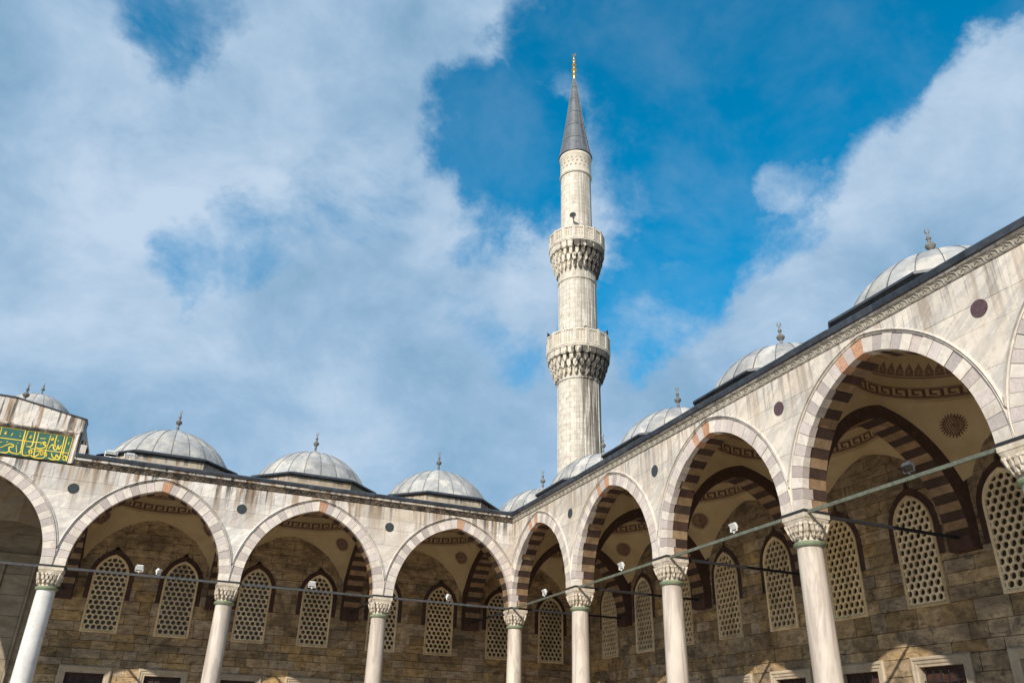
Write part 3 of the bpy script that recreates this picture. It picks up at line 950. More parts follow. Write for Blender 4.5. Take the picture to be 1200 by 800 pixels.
def gp(name, mat, fn, parent=None):
    mb = MB(); fn(mb); return link(name, mb.mesh(name, mat), parent or gate)


GREYM = material('grey_weathered_marble', (.33, .275, .20), (.2, .16, .11), 1.6, .75, .12, 12, .1, stretch=(1, 1, 2.2))
gp('backing', GREYM, lambda b: b.box(-3.4, 2.98, .06, .6, 0, 12.4))
for zz in range(12):
    z0 = .9 * zz
    gp('marble_panel', GREYM, lambda b: b.box(1.55, 2.6, -.02 - .004 * (zz % 3), .055, z0 + .01, z0 + .89))
for x in (2.62, 1.38): gp('pilaster_moulding', GREYM, lambda b: (b.box(x, x + .13, -.09, .055, 0, 8.6), b.box(x + .035, x + .095, -.13, -.092, 0, 8.6)))
gp('gate_cornice', GREYM, lambda b: (b.box(-3.4, 2.9, -.12, .05, 8.6, 8.85), b.box(-3.4, 2.95, -.2, .05, 8.853, 8.98)))
garch = gp('gate_arch', GREYM, lambda b: b.box(-1.9, 1.36, .0, .05, 0, 2.0))
for side in (1, -1):
    for i in range(9):
        a0, a1 = R(90) * i / 9, R(90) * (i + 1) / 9
        mb = MB(); poly = [(side * 1.15 * math.cos(a0), 4.5 + 1.6 * math.sin(a0)), (side * 1.15 * math.cos(a1), 4.5 + 1.6 * math.sin(a1)), (side * 1.5 * math.cos(a1), 4.5 + 1.95 * math.sin(a1)), (side * 1.5 * math.cos(a0), 4.5 + 1.95 * math.sin(a0))]
        mb.prism(poly, lambda p: (p[0] - .35, -.05, p[1]), lambda p: (p[0] - .35, .055, p[1]))
        link('voussoir', mb.mesh('voussoir', WHITE_V if i % 2 else DARKRED), garch)

# ------------------------------------------------------------------ inscription parapet over the gate bay
par = thing('inscription_parapet', 'gabled marble parapet with green panel of gold calligraphy above the arcade', 'parapet', (-23.45, -H, 11.6))
PC = -23.45


def pp(name, mat, fn, parent=None, y=0.):
    mb = MB(); fn(mb); return link(name, mb.mesh(name, mat), parent or par, (0, y, 0))


X0, X1 = -3.12, 3.12
outline = [(X1, .02), (X1, 1.99), (.35, 2.49), (-.35, 2.49), (X0, 1.99), (X0, .02)]
pp('parapet_body', MORTAR, lambda b: b.prism(outline, lambda p: (p[0], .02, p[1]), lambda p: (p[0], .62, p[1])))
# marble slabs above and beside the panel
xs = [X0, -2.0, -.9, .3, 1.75, X1]
for a, b in zip(xs[:-1], xs[1:]):
    topz = lambda x: 2.49 if abs(x) < .35 else 2.49 - (abs(x) - .35) / (X1 - .35) * .5
    poly = [(a + .004, 1.44), (b - .004, 1.44), (b - .004, topz(b))] + ([(.35, 2.49)] if a < .35 < b else []) + ([(-.35, 2.49)] if a < -.35 < b else []) + [(a + .004, topz(a))]
    pp('marble_slab', MARBLE, lambda m_: m_.prism(poly, lambda p: (p[0], -.01, p[1]), lambda p: (p[0], .1, p[1])))
fr_prof = [(0, .06), (0, -.05), (.05, -.075), (.1, -.05), (.14, -.02), (.2, -.03), (.24, .05)]
PX, PZ0, PZ1 = 2.84, .07, 1.18      # inner panel


def ring(b):
    rows = []
    for sx, sz in ((-1, 0), (1, 0), (1, 1), (-1, 1)):
        rows.append([(sx * (PX + .25 - d), v, (PZ1 + .24 - d) if sz else (PZ0 - .03)) for d, v in fr_prof])
    rows = [rows[1], rows[2], rows[3], rows[0]]
    b.grid(rows)


pp('panel_frame', MARBLE, ring)
pp('carved_band', FRIEZE_L, lambda b: b.box(-PX, PX, -.045, .05, PZ1 + .005, PZ1 + .16))
panel = pp('inscription_panel', GREEN, lambda b: b.box(-PX, PX, -.012, .05, PZ0, PZ1))
cop = [(X1 + .06, 1.97), (X1 + .06, 2.02), (.35, 2.535), (-.35, 2.535), (X0 - .06, 2.02), (X0 - .06, 1.97), (-.35, 2.495), (.35, 2.495)]
pp('lead_coping', LEAD_D, lambda b: b.prism(cop, lambda p: (p[0], -.06, p[1]), lambda p: (p[0], .68, p[1])))
pp('side_flashing', LEAD_D, lambda b: b.box(X1, X1 + .05, -.02, .66, .5, 1.96))
for (dx, dz, w_, h_) in ((.0, .16, .3, .34), (.05, -.0, .5, .18), (.0, .5, .14, .3)):
    pp('stepped_stone', FRIEZE_L, lambda b: b.box(X1 + .052 + dx * .0, X1 + .052 + w_, .05, .5, .3 + dz, .3 + dz + h_))
pp('stepped_stone', MARBLE, lambda b: b.box(X1 + .002, X1 + .3, -.0, .045, .02, .9))
# side wall closing the raised bay
pp('return_wall', MARBLE, lambda b: (b.box(X1 - .4, X1 - .002, .62, 6.9, -.3, 1.9), b.box(X0 + .002, X0 + .4, .62, 6.9, -.3, 1.9)))
STROKES = [('f', [(-23.33, 12.77), (-22.41, 12.77)]), ('f', [(-22.3, 12.77), (-20.62, 12.77), (-20.63, 11.7)]), ('f', [(-23.21, 12.31), (-22.4, 12.32), (-22.02, 12.32), (-21.56, 12.36)]), ('f', [(-22.06, 12.04), (-21.51, 12.04), (-20.65, 12.06)]), ('v', [(-22.4, 12.79), (-22.38, 12.29), (-22.33, 11.75)]), ('v', [(-22.3, 12.77), (-22.31, 12.27), (-22.28, 11.81), (-22.17, 11.71), (-22.0, 11.77), (-21.95, 11.91), (-22.02, 11.97), (-22.05, 11.89), (-21.86, 11.7), (-21.53, 11.69), (-21.44, 11.82), (-21.44, 11.99)]), ('v', [(-22.04, 12.77), (-22.01, 12.22), (-22.07, 12.11), (-22.2, 12.1)]), ('v', [(-21.91, 12.76), (-21.85, 11.81), (-21.72, 11.8), (-21.6, 11.96), (-21.5, 11.9)]), ('v', [(-21.45, 12.7), (-21.48, 11.82)]), ('v', [(-21.23, 12.74), (-21.23, 12.41), (-21.16, 12.23)]), ('v', [(-20.94, 12.75), (-20.9, 11.82), (-21.01, 11.73), (-21.16, 11.7), (-21.31, 11.75)]), ('v', [(-20.84, 12.74), (-20.83, 12.09), (-20.82, 11.93)]), ('v', [(-23.26, 12.76), (-23.24, 12.42)]), ('t', [(-20.82, 11.83), (-20.72, 11.74), (-20.66, 11.82), (-20.71, 11.92), (-20.78, 11.89), (-20.79, 11.8)]), ('t', [(-21.53, 12.35), (-21.63, 12.39), (-21.61, 12.28), (-21.53, 12.27), (-21.54, 12.17), (-21.69, 12.09), (-21.87, 12.12)]), ('t', [(-21.39, 12.12), (-21.33, 12.3), (-21.27, 12.31), (-21.2, 12.14), (-21.1, 12.15), (-21.09, 12.34), (-21.01, 12.15), (-20.97, 12.36)]), ('t', [(-21.84, 11.93), (-21.71, 11.98), (-21.61, 11.99), (-21.69, 11.89), (-21.57, 11.84), (-21.48, 11.98)]), ('t', [(-23.1, 11.9), (-22.96, 12.0), (-22.81, 12.11), (-22.67, 12.08), (-22.67, 11.99), (-22.79, 11.98), (-22.72, 11.79), (-22.55, 11.75), (-22.41, 11.74), (-22.34, 11.89)]), ('t', [(-22.57, 12.1), (-22.47, 11.78)]), ('t', [(-23.04, 11.72), (-22.84, 11.73), (-22.73, 11.83)]), ('t', [(-21.25, 11.98), (-21.17, 11.81), (-21.06, 11.78), (-21.05, 11.93), (-20.94, 11.81), (-20.9, 11.95)]), ('t', [(-23.1, 12.49), (-23.05, 12.6), (-23.06, 12.47)]), ('t', [(-22.85, 12.45), (-22.81, 12.57)]), ('t', [(-22.55, 12.49), (-22.5, 12.5)]), ('t', [(-22.56, 12.6), (-22.55, 12.62)]), ('t', [(-23.16, 12.12), (-23.09, 12.15)]), ('t', [(-22.94, 12.17), (-22.89, 12.19)]), ('t', [(-22.54, 12.18), (-22.52, 12.2)]), ('t', [(-22.24, 12.21), (-22.21, 12.23)]), ('t', [(-22.19, 12.47), (-22.14, 12.59), (-22.15, 12.45)]), ('t', [(-21.8, 12.51), (-21.6, 12.54)]), ('t', [(-21.74, 12.26), (-21.68, 12.29)]), ('t', [(-21.41, 12.51), (-21.34, 12.61), (-21.33, 12.52), (-21.41, 12.5)]), ('t', [(-21.16, 12.52), (-21.09, 12.52)]), ('t', [(-20.72, 12.41), (-20.73, 12.54)]), ('t', [(-20.72, 12.17), (-20.7, 12.19)]), ('t', [(-22.16, 11.83), (-22.14, 11.85)]), ('t', [(-21.39, 11.9), (-21.4, 11.77)])]


def smooth_path(pl, n=4):
    if len(pl) < 3: return pl
    out = []
    for k in range(len(pl) - 1):
        p0, p1, p2, p3 = pl[max(k - 1, 0)], pl[k], pl[k + 1], pl[min(k + 2, len(pl) - 1)]
        for j in range(n):
            t = j / n
            out.append(tuple(.5 * ((2 * p1[i]) + (-p0[i] + p2[i]) * t + (2 * p0[i] - 5 * p1[i] + 4 * p2[i] - p3[i]) * t * t + (-p0[i] + 3 * p1[i] - 3 * p2[i] + p3[i]) * t ** 3) for i in (0, 1)))
    return out + [pl[-1]]


for si, (kind, pl) in enumerate(STROKES):
    pts = [(x - PC, z - 11.6) for x, z in pl]
    if kind != 'f': pts = smooth_path(pts)
    if kind == 'f' and len(pts) > 3: pass
    wd = {'f': .017, 'v': .021, 't': .02}[kind]
    mb = MB(); L0, L1 = [], []
    for k, p in enumerate(pts):
        a = pts[max(k - 1, 0)]; b = pts[min(k + 1, len(pts) - 1)]
        d = Vector((b[0] - a[0], b[1] - a[1])); d = d.normalized() if d.length > 1e-6 else Vector((1, 0))
        n = Vector((-d.y, d.x)) * wd * (1 if kind == 'f' else (.7 + .5 * math.sin(math.pi * k / max(1, len(pts) - 1))))
        L0.append((p[0] + n.x, p[1] + n.y)); L1.append((p[0] - n.x, p[1] - n.y))
    e = -.0185 - .0004 * (si % 9)
    mb.grid([[(x, -.0115, z) for x, z in L0], [(x, e, z) for x, z in L0], [(x, e, z) for x, z in L1], [(x, -.0115, z) for x, z in L1]])
    link('gold_stroke', mb.mesh('gold_stroke', YELLOW), panel)

# ------------------------------------------------------------------ columns
ZB = .35
sh = MB(); sh.lathe([(.5, 0), (.5, .12), (.44, .16), (.46, .22), (.40, .3), (.375, .36), (.37, 1.2), (.362, 4), (.345, 6.2), (.338, ZK - .12), (.345, ZK - .06)], 40)
shaft_me = sh.mesh('shaft', COLUMN, None, True); shaft_w = sh.mesh('shaft', COLUMN_W, None, True); shaft_g = sh.mesh('shaft', COLUMN_G, None, True)
jt = MB(); jt.lathe([(.352, 4.45), (.3525, 4.455), (.3525, 4.485), (.35, 4.49)], 40); joint_me = jt.mesh('drum_joint', PINK_V)
cl = MB(); cl.lathe([(.34, -.09), (.385, -.085), (.415, -.05), (.42, -.0), (.39, .035), (.35, .05)], 40); collar_me = cl.mesh('collar', COLLAR, None, True)


def sq(th, s): return s / max(abs(math.cos(th)), abs(math.sin(th)))


def cap_r(th, z):
    b = max(0, min(1, z / .6)); b2 = b ** 1.2
    return (1 - b2) * (.35 + .05 * b) + b2 * sq(th, .435)


cp = MB(); NC = 48
rows = [[(cap_r(2 * math.pi * k / NC, z) * q * math.cos(2 * math.pi * k / NC), cap_r(2 * math.pi * k / NC, z) * q * math.sin(2 * math.pi * k / NC), z + .04) for k in range(NC)] for z, q in ((0, .95), (.1, .82), (.24, .78), (.36, .8), (.44, .97), (.6, 1.0))]
cp.grid(rows, True)
cp.box(-.445, .445, -.445, .445, .64, .79)
for ti, (z, n, w_, hh, pr) in enumerate(((.09, 16, .085, .17, .03), (.22, 20, .095, .19, .04), (.38, 24, .085, .10, .03))):
    for k in range(n):
        th = 2 * math.pi * (k + (.5 if ti % 2 else 0)) / n
        r0 = cap_r(th, z + .02); r1 = cap_r(th, z + hh)
        ct, st_ = math.cos(th), math.sin(th)
        def pt(r, t, zz): return (r * ct - t * st_, r * st_ + t * ct, zz + .04)
        w2 = w_ / 2 * (1.25 if r1 > .5 else 1)
        f = [pt(r1 + pr, -w2, z + hh), pt(r1 + pr, w2, z + hh), pt(r0 + pr + .03, w2 * .9, z + .04), pt(r0 + pr - .01, 0, z - .02), pt(r0 + pr + .03, -w2 * .9, z + .04)]
        bk = [pt(r1 - .16, -w2, z + hh), pt(r1 - .16, w2, z + hh), pt(r0 - .12, w2 * .9, z + .04), pt(r0 - .12, 0, z - .0), pt(r0 - .12, -w2 * .9, z + .04)]
        cp.face(f); cp.face(bk[::-1])
        for q in range(5): cp.face([f[q], f[(q + 1) % 5], bk[(q + 1) % 5], bk[q]])
cap_me = cp.mesh('capital', CAPITAL, weld=False)
CG = 'marble columns along the courtyard arcades'
proto = thing('column', 'marble column at the inner corner where the two arcades meet', 'column', (0, 0, 0), CG)
link('shaft', shaft_me, proto); link('drum_joint', joint_me, proto); link('collar', collar_me, proto, (0, 0, ZK)); link('capital', cap_me, proto, (0, 0, ZK))
for k, lab in ((1, 'marble column standing first from the inner corner in the stained arcade'), (2, 'marble column standing second from the inner corner in the stained arcade'),
               (3, 'speckled white marble column under the right end of the gold inscription'), (4, 'white marble column under the other end of the gold inscription')):
    c_ = dup(proto, ML(k * P, 0, 0), lab)
    if k >= 3:
        for ch in c_.children:
            if ch.name.startswith('shaft'): ch.data = shaft_w
for k, lab in ((1, 'marble column standing first from the inner corner in the scroll-frieze arcade'), (2, 'marble column standing second from the inner corner in the scroll-frieze arcade'),
               (3, 'large marble column standing third from the inner corner in the scroll-frieze arcade'), (4, 'marble column cut by the right picture edge, greenish shaft'), (5, 'marble column at the end of the scroll-frieze arcade')):
    c_ = dup(proto, MR(k * P, 0, 0), lab)
    if k == 4:
        for ch in c_.children:
            if ch.name.startswith('shaft'): ch.data = shaft_g

# ------------------------------------------------------------------ domes
DRAD, DRISE = 2.80, 1.88
DR_ = (DRAD ** 2 + DRISE ** 2) / (2 * DRISE)
POL = math.asin(DRAD / DR_)
ZD = 12.86; ZDC = ZD - (DR_ - DRISE)
NM = 22


def sph(r, pol, th): return (r * math.sin(pol) * math.cos(th), r * math.sin(pol) * math.sin(th), ZDC + r * math.cos(pol))


RINGS = [(POL, R(50)), (R(50), R(9))]


def panel_mesh(p0, p1, i):
    mb = MB(); w = 2 * math.pi / NM; g_ = .0
    rows = []
    n = 5
    for k in range(n + 1):
        pol = p0 + (p1 - p0) * k / n
        lift = .012 if k == 0 else 0
        rows.append([sph(DR_ + lift + (.012 if 0 < j < 4 else 0) + (.012 if i == 0 else 0) * (k == n), pol, w * (-.5 + j / 4) + (.006 if j == 0 else -.006 if j == 4 else 0)) for j in range(5)])
    mb.grid(rows)
    # turned-down edges
    lo = [[Vector(p) - (Vector(p) - Vector((0, 0, ZDC))).normalized() * .04 for p in r] for r in rows]
    mb.grid([rows[0], lo[0]]); mb.grid([rows[-1], lo[-1]]); mb.grid([[r[0] for r in rows], [r[0] for r in lo]]); mb.grid([[r[-1] for r in rows], [r[-1] for r in lo]])
    return mb.mesh('lead_panel', LEAD, None, True)


PM = [panel_mesh(a, b, i) for i, (a, b) in enumerate(RINGS)]
dc = MB(); dc.lathe([(DR_ * .985 * math.sin(POL * k / 14) + 1e-4, ZDC + DR_ * .985 * math.cos(POL * k / 14)) for k in range(15)][::-1], 44)
core_d = dc.mesh('dome_core', LEAD_D, None, True)
se = MB()
for k in range(NM):
    th = 2 * math.pi * (k + .5) / NM
    se.tube([sph(DR_ + .014, POL + (R(7) - POL) * j / 12, th) for j in range(13)], .011, 5)
se.tube([sph(DR_ + .012, R(50), 2 * math.pi * k / 44) for k in range(45)], .012, 4)
seam_me = se.mesh('standing_seams', LEAD_S, None, True)
cpm = MB(); cpm.lathe([(.52, ZDC + DR_ * math.cos(R(9)) + .0), (.5, ZDC + DR_ * math.cos(R(9)) + .06), (.3, ZDC + DR_ + .035), (.16, ZDC + DR_ + .09), (.0001, ZDC + DR_ + .1)], 24); cap_d = cpm.mesh('dome_cap', LEAD, None, True)


def octo(r, z, f=.5): return [(x * r, y * r, z) for x, y in ((1, -f), (1, f), (f, 1), (-f, 1), (-1, f), (-1, -f), (-f, -1), (f, -1))]


dm = MB(); dm.grid([octo(2.9, ZTOP + .1), octo(2.9, 12.65), octo(2.92, 12.65)], True); drum_me = dm.mesh('drum', DRUM)
ev = MB(); ev.grid([octo(2.86, 12.64), octo(3.0, 12.66), octo(3.05, 12.70), octo(3.05, 12.77), octo(3.01, 12.80), octo(2.80, 12.89, .46)], True); eave_me = ev.mesh('drum_eave', LEAD_D)
fi = MB()
fi.lathe([(.17, 0), (.13, .05), (.06, .1), (.05, .2), (.075, .24), (.05, .28), (.055, .36), (.13, .44), (.155, .51), (.12, .58), (.05, .63), (.045, .72), (.08, .77), (.05, .82), (.03, .92), (.02, .98)], 16)
fin_me = fi.mesh('finial', FINIAL, None, True)
cr = MB()
rows = []
for k in range(15):
    a = R(-60) + R(300) * k / 14
    a = R(120) + R(300) * k / 14
    th_ = .012 + .016 * math.sin(math.pi * k / 14)
    c_, s_ = math.cos(a), math.sin(a)
    ctr = Vector((.06 * c_, 0, 1.045 + .085 * s_))
    rows.append([ctr + Vector((c_ * th_ * math.cos(b), .6 * th_ * math.sin(b), s_ * th_ * math.cos(b))) for b in (0, math.pi / 2, math.pi, 3 * math.pi / 2)])
cr.grid(rows, True)
cres_me = cr.mesh('crescent', FINIAL, None, True)


def make_dome(label, loc):
    t = thing('dome', label, 'dome', loc, 'lead-covered domes along the arcade roofs')
    link('dome_core', core_d, t); link('drum', drum_me, t); link('drum_eave', eave_me, t); link('standing_seams', seam_me, t)['kind'] = 'stuff'; link('dome_cap', cap_d, t)
    for me in PM:
        for k in range(NM): link('lead_panel', me, t, rot=(0, 0, 2 * math.pi * k / NM))
    f = link('finial', fin_me, t, (0, 0, ZDC + DR_ + .09), (0, 0, R(-40))); link('crescent', cres_me, f)
    return t


d0 = make_dome('lead dome first from the inner corner over the stained arcade', (-.5 * P, VC, 0))
for k, lab in ((1.5, 'lead dome second from the inner corner over the stained arcade'), (2.5, 'lead dome beside the inscription parapet, floodlights at its foot')):
    dup(d0, (-k * P, VC, 0), lab)
dup(d0, (-3.5 * P, VC, .2), 'lead dome hidden behind the inscription parapet, only its finial showing')
dup(d0, (VC - .1, VC + .35, 0), 'lead dome over the corner bay, barely showing above the roof edges')
for k, lab in ((.5, 'lead dome in front of the minaret base'), (1.5, 'lead dome just past the minaret, second over the scroll-frieze arcade'), (2.5, 'lead dome third from the corner over the scroll-frieze arcade'),
               (3.5, 'large lead dome highest up beside the sloping roof edge'), (4.5, 'lead dome at the end of the scroll-frieze arcade')):
    dup(d0, (VC, -k * P, 0), lab)
# gate dome behind the parapet, smaller and higher
gd = dup(d0, (-23.42, 6.6, 16.76 - (ZDC + DR_) * .62), 'small pale ribbed dome rising behind the gabled inscription parapet')
gd.scale = (.62, .62, .62)
gdd = MB(); gdd.grid([octo(3.0, 4.), octo(3.0, 12.43)], True)
gd.children[1].data = gdd.mesh('drum', DRUM)

# ------------------------------------------------------------------ minaret
mt = thing('minaret', 'tall pale stone minaret with two balconies and a grey lead spire', 'minaret', (MIN_X, MIN_Y, 0))


def fluted(prof, n=20, depth=.035, name='shaft', mat=MIN):
    mb = MB(); rows = []
    for r, z in prof:
        row = []
        for k in range(n):
            a = 2 * math.pi * k / n; w = 2 * math.pi / n
            for da, dr in ((-.11, 0), (-.07, .7), (0, 1), (.07, .7), (.11, 0), (.3, .15), (.5, .2), (.7, .15)):
                rr = r + dr * depth - .5 * depth
                row.append((rr * math.cos(a + da * w), rr * math.sin(a + da * w), z))
        rows.append(row)
    mb.grid(rows, True)
    return link(name, mb.mesh(name, mat, None, False), mt)


def lat(name, prof, mat, n=40, smooth=True, parent=None):
    mb = MB(); mb.lathe(prof, n); return link(name, mb.mesh(name, mat, None, smooth), parent or mt)


lat('base', [(2.6, 0), (2.6, 9), (2.4, 10.5), (1.75, 14), (1.6, 14.4)], MIN, 16, False)
fluted([(1.56, 14.3), (1.545, 26.3)])
fluted([(1.455, 28), (1.445, 35.2)])
fluted([(1.245, 37), (1.225, 43.7)], depth=.02)
lat('shaft_ring', [(1.5, 24.95), (1.6, 25.0), (1.62, 25.1), (1.55, 25.2), (1.5, 25.25)], MIN)
lat('shaft_ring', [(1.4, 33.3), (1.5, 33.36), (1.52, 33.46), (1.46, 33.55), (1.4, 33.6)], MIN)
lat('shaft_ring', [(1.2, 43.55), (1.3, 43.6), (1.34, 43.72), (1.27, 43.85)], MIN_P)
lat('carved_collar', [(1.27, 43.85), (1.27, 45.35), (1.33, 45.45), (1.36, 45.6), (1.33, 45.72), (1.2, 45.8)], MIN_P)
rel = MB()
for k in range(22):
    a = 2 * math.pi * k / 22
    for (da, dz, rr) in ((-.05, .35, .085), (.05, .75, .085), (0, 1.1, .06)):
        for q in range(6):
            b0, b1 = math.pi * 1.5 * q / 6, math.pi * 1.5 * (q + 1) / 6
            def pq(b, r_): return ((1.3) * math.cos(a + da + r_ * math.cos(b) / 1.3), 1.3 * math.sin(a + da + r_ * math.cos(b) / 1.3), 43.95 + dz + r_ * math.sin(b))
            rel.face([pq(b0, rr), pq(b1, rr), pq(b1, rr * .55), pq(b0, rr * .55)])
link('carved_relief', rel.mesh('carved_relief', MIN_DK), mt)['kind'] = 'stuff'


def balcony(zc0, zc1, r0, r1, zt, nb):
    """muqarnas corbel from (r0,zc0) to (r1,zc1), parapet up to zt"""
    b = lat('balcony', [(r0 - .1, zc0), (r0 - .06, zc0 + .1), (r1 - .46, zc1 - .3), (r1 - .06, zc1 - .12), (r1 + .05, zc1 - .08), (r1 + .05, zc1), (r1, zc1 + .04), (.9, zc1 + .05)], MIN_P, 48, True)
    mq = MB(); tiers = 4; hz = (zc1 - .12 - zc0) / tiers
    for t in range(tiers):
        n = 26
        for k in range(n):
            th = 2 * math.pi * (k + .5 * (t // 2)) / n; ct, st_ = math.cos(th), math.sin(th)
            rb = r0 + .03 + (r1 - .02 - r0) * ((t + 1) / tiers) ** .85
            z = zc0 + t * hz; w2 = math.pi * rb / n * (.80 if t == 3 else .62 if t % 2 else .48)
            def pt(r, s_, zz): return (r * ct - s_ * st_, r * st_ + s_ * ct, zz)
            pr = ((-w2, z + hz), (w2, z + hz), (w2, z + hz * .1), (w2 * .55, z - hz * .1), (0, z - hz * (.42 if t < 3 else .1)), (-w2 * .55, z - hz * .1), (-w2, z + hz * .1))
            f = [pt(rb - (.0, .0, .02, .04, .07, .04, .02)[q], s_, zz) for q, (s_, zz) in enumerate(pr)]
            bk = [pt(rb - .34, s_, zz) for s_, zz in pr]
            mq.face(f); mq.face(bk[::-1])
            for q in range(7): mq.face([f[q], f[(q + 1) % 7], bk[(q + 1) % 7], bk[q]])
    link('muqarnas', mq.mesh('muqarnas', MIN_MQ, weld=False), b)['kind'] = 'stuff'
    # parapet panels
    hp = zt - zc1 - .04; w = 2 * math.pi * r1 / nb * .86; th_ = .1
    pm = MB()
    x = w / 2
    for (a0, a1, c0, c1) in ((-x, -x + .06, 0, hp), (x - .06, x, 0, hp), (-x + .06, x - .06, 0, .1), (-x + .06, x - .06, hp - .1, hp)): pm.box(-th_ / 2, th_ / 2, a0, a1, c0, c1)
    pm.box(-th_ / 2 - .0, -th_ / 2 + .02, -x + .05, x - .05, .09, hp - .09)
    ni, nj = 3, 6
    for i in range(ni):
        for j in range(nj):
            cy = -x + .06 + (w - .12) * (i + .5) / ni; cz = .1 + (hp - .2) * (j + .5) / nj; dy = (w - .12) / ni * .36; dz = (hp - .2) / nj * .36
            pm.prism([(cy + dy, cz), (cy, cz + dz), (cy - dy, cz), (cy, cz - dz)], lambda p: (th_ / 2 - .03, p[0], p[1]), lambda p: (-th_ / 2 + .015, p[0], p[1]))
    pme = pm.mesh('parapet_panel', MIN_P, weld=False)
    ps = MB(); ps.box(-.08, .075, -w * .085, w * .085, 0, hp + .05); ps.box(-.085, .08, -w * .1, w * .1, hp + .05, hp + .1); pse = ps.mesh('parapet_post', MIN)
    for k in range(nb):
        a = 2 * math.pi * k / nb
        link('parapet_panel', pme, b, (r1 * math.cos(a), r1 * math.sin(a), zc1 + .04), (0, 0, a))
        a += math.pi / nb
        link('parapet_post', pse, b, ((r1 + .0) * math.cos(a), (r1 + .0) * math.sin(a), zc1 + .04), (0, 0, a))
    return b


balcony(25.45, 27.3, 1.62, 2.28, 28.6, 16)
balcony(34.35, 36.45, 1.52, 2.13, 37.6, 16)
# spire in lead sheets
cone_z0, cone_z1 = 45.8, 54.95
def cone_r(z): t = (z - cone_z0) / (cone_z1 - cone_z0); return 1.36 * (1 - t) + .1 * t - .12 * math.sin(math.pi * t) * (1 - t)
spire = lat('spire', [(1.25, 45.7), (1.42, 45.76), (1.42, 45.84)] + [(cone_r(cone_z0 + (cone_z1 - cone_z0) * k / 24) - .012, cone_z0 + .05 + (cone_z1 - cone_z0 - .05) * k / 24) for k in range(25)] + [(.001, cone_z1)], LEAD_C, 32)
NGO = 14
cuts = [45.86, 47.4, 49.0, 50.6, 52.2, 53.7, 54.9]
for j, (z0, z1) in enumerate(zip(cuts[:-1], cuts[1:])):
    mb = MB(); w = 2 * math.pi / NGO
    rows = []
    for k in range(4):
        z = z0 + .02 + (z1 - z0 - .04) * k / 3
        rows.append([((cone_r(z) + .012 + (.012 if k == 0 else 0)) * math.cos(w * (q - 1.5) / 3.3), (cone_r(z) + .012 + (.012 if k == 0 else 0)) * math.sin(w * (q - 1.5) / 3.3), z) for q in range(4)])
    lo = [[(p[0] * .97, p[1] * .97, p[2]) for p in r] for r in rows]
    mb.grid(rows); mb.grid([rows[0], lo[0]]); mb.grid([rows[-1], lo[-1]]); mb.grid([[r[0] for r in rows], [r[0] for r in lo]]); mb.grid([[r[-1] for r in rows], [r[-1] for r in lo]])
    me = mb.mesh('lead_sheet', LEAD_C)
    for k in range(NGO): link('lead_sheet', me, spire, rot=(0, 0, w * k))
sm = MB()
for k in range(NGO):
    a = 2 * math.pi * (k + .5) / NGO
    sm.tube([((cone_r(z) + .02) * math.cos(a), (cone_r(z) + .02) * math.sin(a), z) for z in cuts], .022, 4)
link('standing_seams', sm.mesh('standing_seams', LEAD_C), spire)['kind'] = 'stuff'
gf = lat('gold_finial', [(.14, 54.8), (.12, 55.2), (.2, 55.35), (.12, 55.5), (.1, 55.7), (.25, 55.95), (.12, 56.2), (.09, 56.35), (.2, 56.55), (.1, 56.78), (.08, 56.9), (.16, 57.05), (.08, 57.2), (.06, 57.35), (.11, 57.45), (.05, 57.56), (.03, 57.7)], GOLD, 16)
cr2 = MB(); rows = []
for k in range(15):
    a = R(120) + R(300) * k / 14; t_ = .02 + .03 * math.sin(math.pi * k / 14); c_, s_ = math.cos(a), math.sin(a)
    ctr = Vector((.15 * c_, 0, 57.87 + .15 * s_))
    rows.append([ctr + Vector((c_ * t_ * math.cos(b), .6 * t_ * math.sin(b), s_ * t_ * math.cos(b))) for b in (0, math.pi / 2, math.pi, 3 * math.pi / 2)])
cr2.grid(rows, True); link('crescent', cr2.mesh('crescent', GOLD, None, True), gf, rot=(0, 0, R(-50)))
# doorway on the lower balcony, on the camera side
VD = Vector((-16.1 - MIN_X, -37.1 - MIN_Y, 0)).normalized(); va = math.atan2(VD.y, VD.x)
dmb = MB()
pts = [(-.32, 27.35), (.32, 27.35), (.32, 28.85)] + [(.32 * math.cos(R(q)), 28.85 + .42 * math.sin(R(q))) for q in range(15, 180, 15)] + [(-.32, 28.85)]
dmb.prism(pts, lambda p: (1.47, p[0], p[1]), lambda p: (1.2, p[0], p[1]))
link('doorway', dmb.mesh('doorway', PANE), mt, rot=(0, 0, va + R(26)))


# ------------------------------------------------------------------ loudspeakers on the minaret
def loudspeaker(label, ang, r, z, tilt, size=1.):
    t = thing('loudspeaker', label, 'loudspeaker', (MIN_X + r * math.cos(ang), MIN_Y + r * math.sin(ang), z), 'loudspeakers on the minaret balconies', (0, 0, ang))
    hn = MB(); s = size
    prof = [(.06, -.3), (.09, -.28), (.07, -.12), (.11, .02), (.2, .14), (.3, .2), (.31, .22), (.27, .2), (.16, .12), (.05, .02), (.001, .0)]
    n = 20
    rows = [[(q * s, rr * s * math.cos(2 * math.pi * k / n), rr * s * math.sin(2 * math.pi * k / n)) for k in range(n)] for rr, q in prof]
    hn.grid(rows, True)
    link('horn', hn.mesh('horn', BLACK_PLASTIC, None, True), t)
    mn = MB(); mn.box(-.2 * s, -.15 * s, -.03, .03, -.85, -.05)
    link('mounting_post', mn.mesh('mounting_post', BLACK_PLASTIC), t)
    return t


loudspeaker('black horn loudspeaker above the upper balcony of the minaret', va + R(-8), 1.75, 38.75, 0, .85)
loudspeaker('black horn loudspeaker at one side of the lower minaret balcony', va + R(-82), 2.15, 29.05, 0, .7)
loudspeaker('black horn loudspeaker at the shaded side of the lower minaret balcony', va + R(75), 2.1, 29.05, 0, .7)


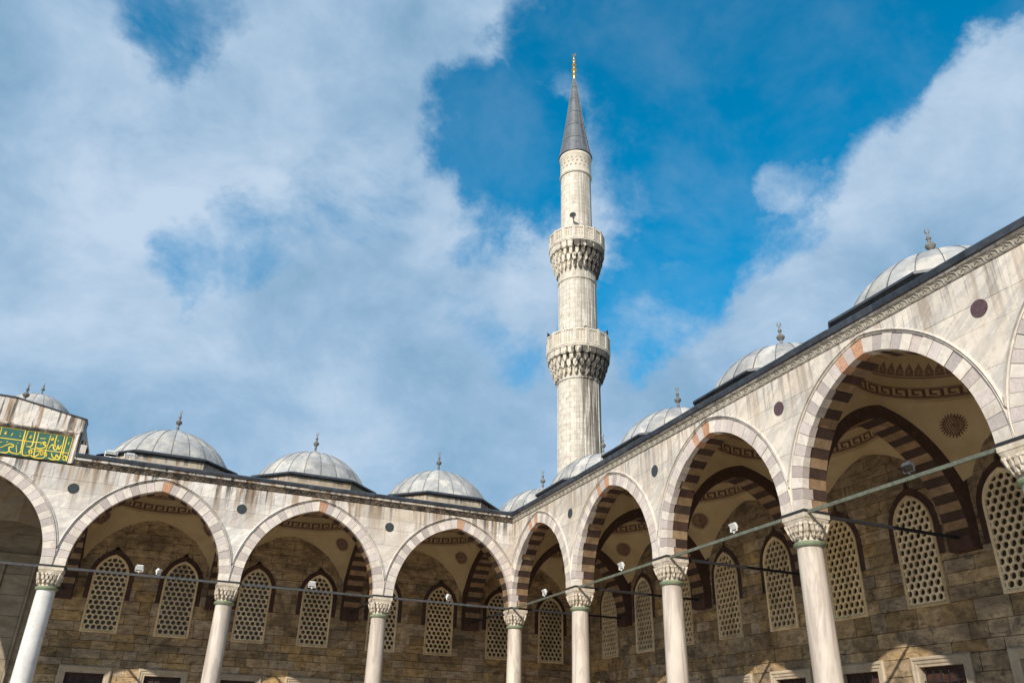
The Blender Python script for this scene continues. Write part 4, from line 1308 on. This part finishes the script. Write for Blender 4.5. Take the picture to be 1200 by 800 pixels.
# ------------------------------------------------------------------ floodlights
def floodlight(label, loc, yaw, lens=WHITE_METAL, tilt=35):
    t = thing('floodlight', label, 'floodlight', loc, 'floodlights on the arcades', (0, 0, yaw)); t.scale = (.62, .62, .62)
    h = MB()
    T = Matrix.Rotation(R(tilt), 4, 'X')
    def tr(x, y, z): return tuple(T @ Vector((x, y, z)) + Vector((0, 0, .28)))
    h.box(-.2, .2, -.06, .06, -.14, .14); h.box(-.16, .16, .06, .12, -.1, .1); h.box(-.22, .22, -.075, -.06, -.16, .16)
    link('housing', h.mesh('housing', WHITE_METAL, tr), t)
    g_ = MB(); g_.box(-.18, .18, -.079, -.076, -.12, .12)
    link('lens', g_.mesh('lens', lens, tr), t)
    b = MB(); b.box(-.25, -.225, -.03, .03, .02, .34); b.box(.225, .25, -.03, .03, .02, .34); b.box(-.25, .25, -.03, .03, .0, .025); b.box(-.03, .03, -.03, .03, -.08, .0)
    link('bracket', b.mesh('bracket', WHITE_METAL), t)
    return t


ZRD = ZS - .07 + .055 + .08
floodlight('white floodlight on the tie rod between the two lattice windows beside the inscription bay', (-16.95, -.3, ZRD), 0)
floodlight('small white floodlight on the tie rod just right of the one beside the inscription bay', (-16.2, .1, ZRD), R(60)).scale = (.6, .6, .6)
floodlight('white floodlight on the tie rod under the second dome of the stained arcade', (-9.9, -.3, ZRD), 0)
floodlight('white floodlight on the tie rod in the arch beside the corner, stained arcade', (-3.55, -.3, ZRD), R(40))
floodlight('white floodlight on the tie rod in the corner arch of the scroll-frieze arcade', (-.3, -3.9, ZRD), R(-90))
floodlight('white floodlight on the tie rod in the second arch of the scroll-frieze arcade', (-.3, -10.6, ZRD), R(-90))
floodlight('white floodlight on the tie rod in the third arch of the scroll-frieze arcade', (-.3, -17.35, ZRD), R(-90))
fl = floodlight('dark-backed floodlight on the tie rod in the largest arch', (-.3, -24.0, ZRD), R(-90), BLACK_PLASTIC, 75)
for ch in fl.children:
    ch.data = ch.data.copy(); ch.data.materials[0] = BLACK_PLASTIC
for x, lab in ((-19.05, 'blue-glass floodlight on the roof edge close beside the inscription parapet'), (-18.3, 'blue-glass floodlight on the roof edge in front of the dome')):
    f = floodlight(lab, (x, -.35, ZTOP + .14), R(180), GLASS_BLUE, 60); f.scale = (1.0, 1.0, .7)
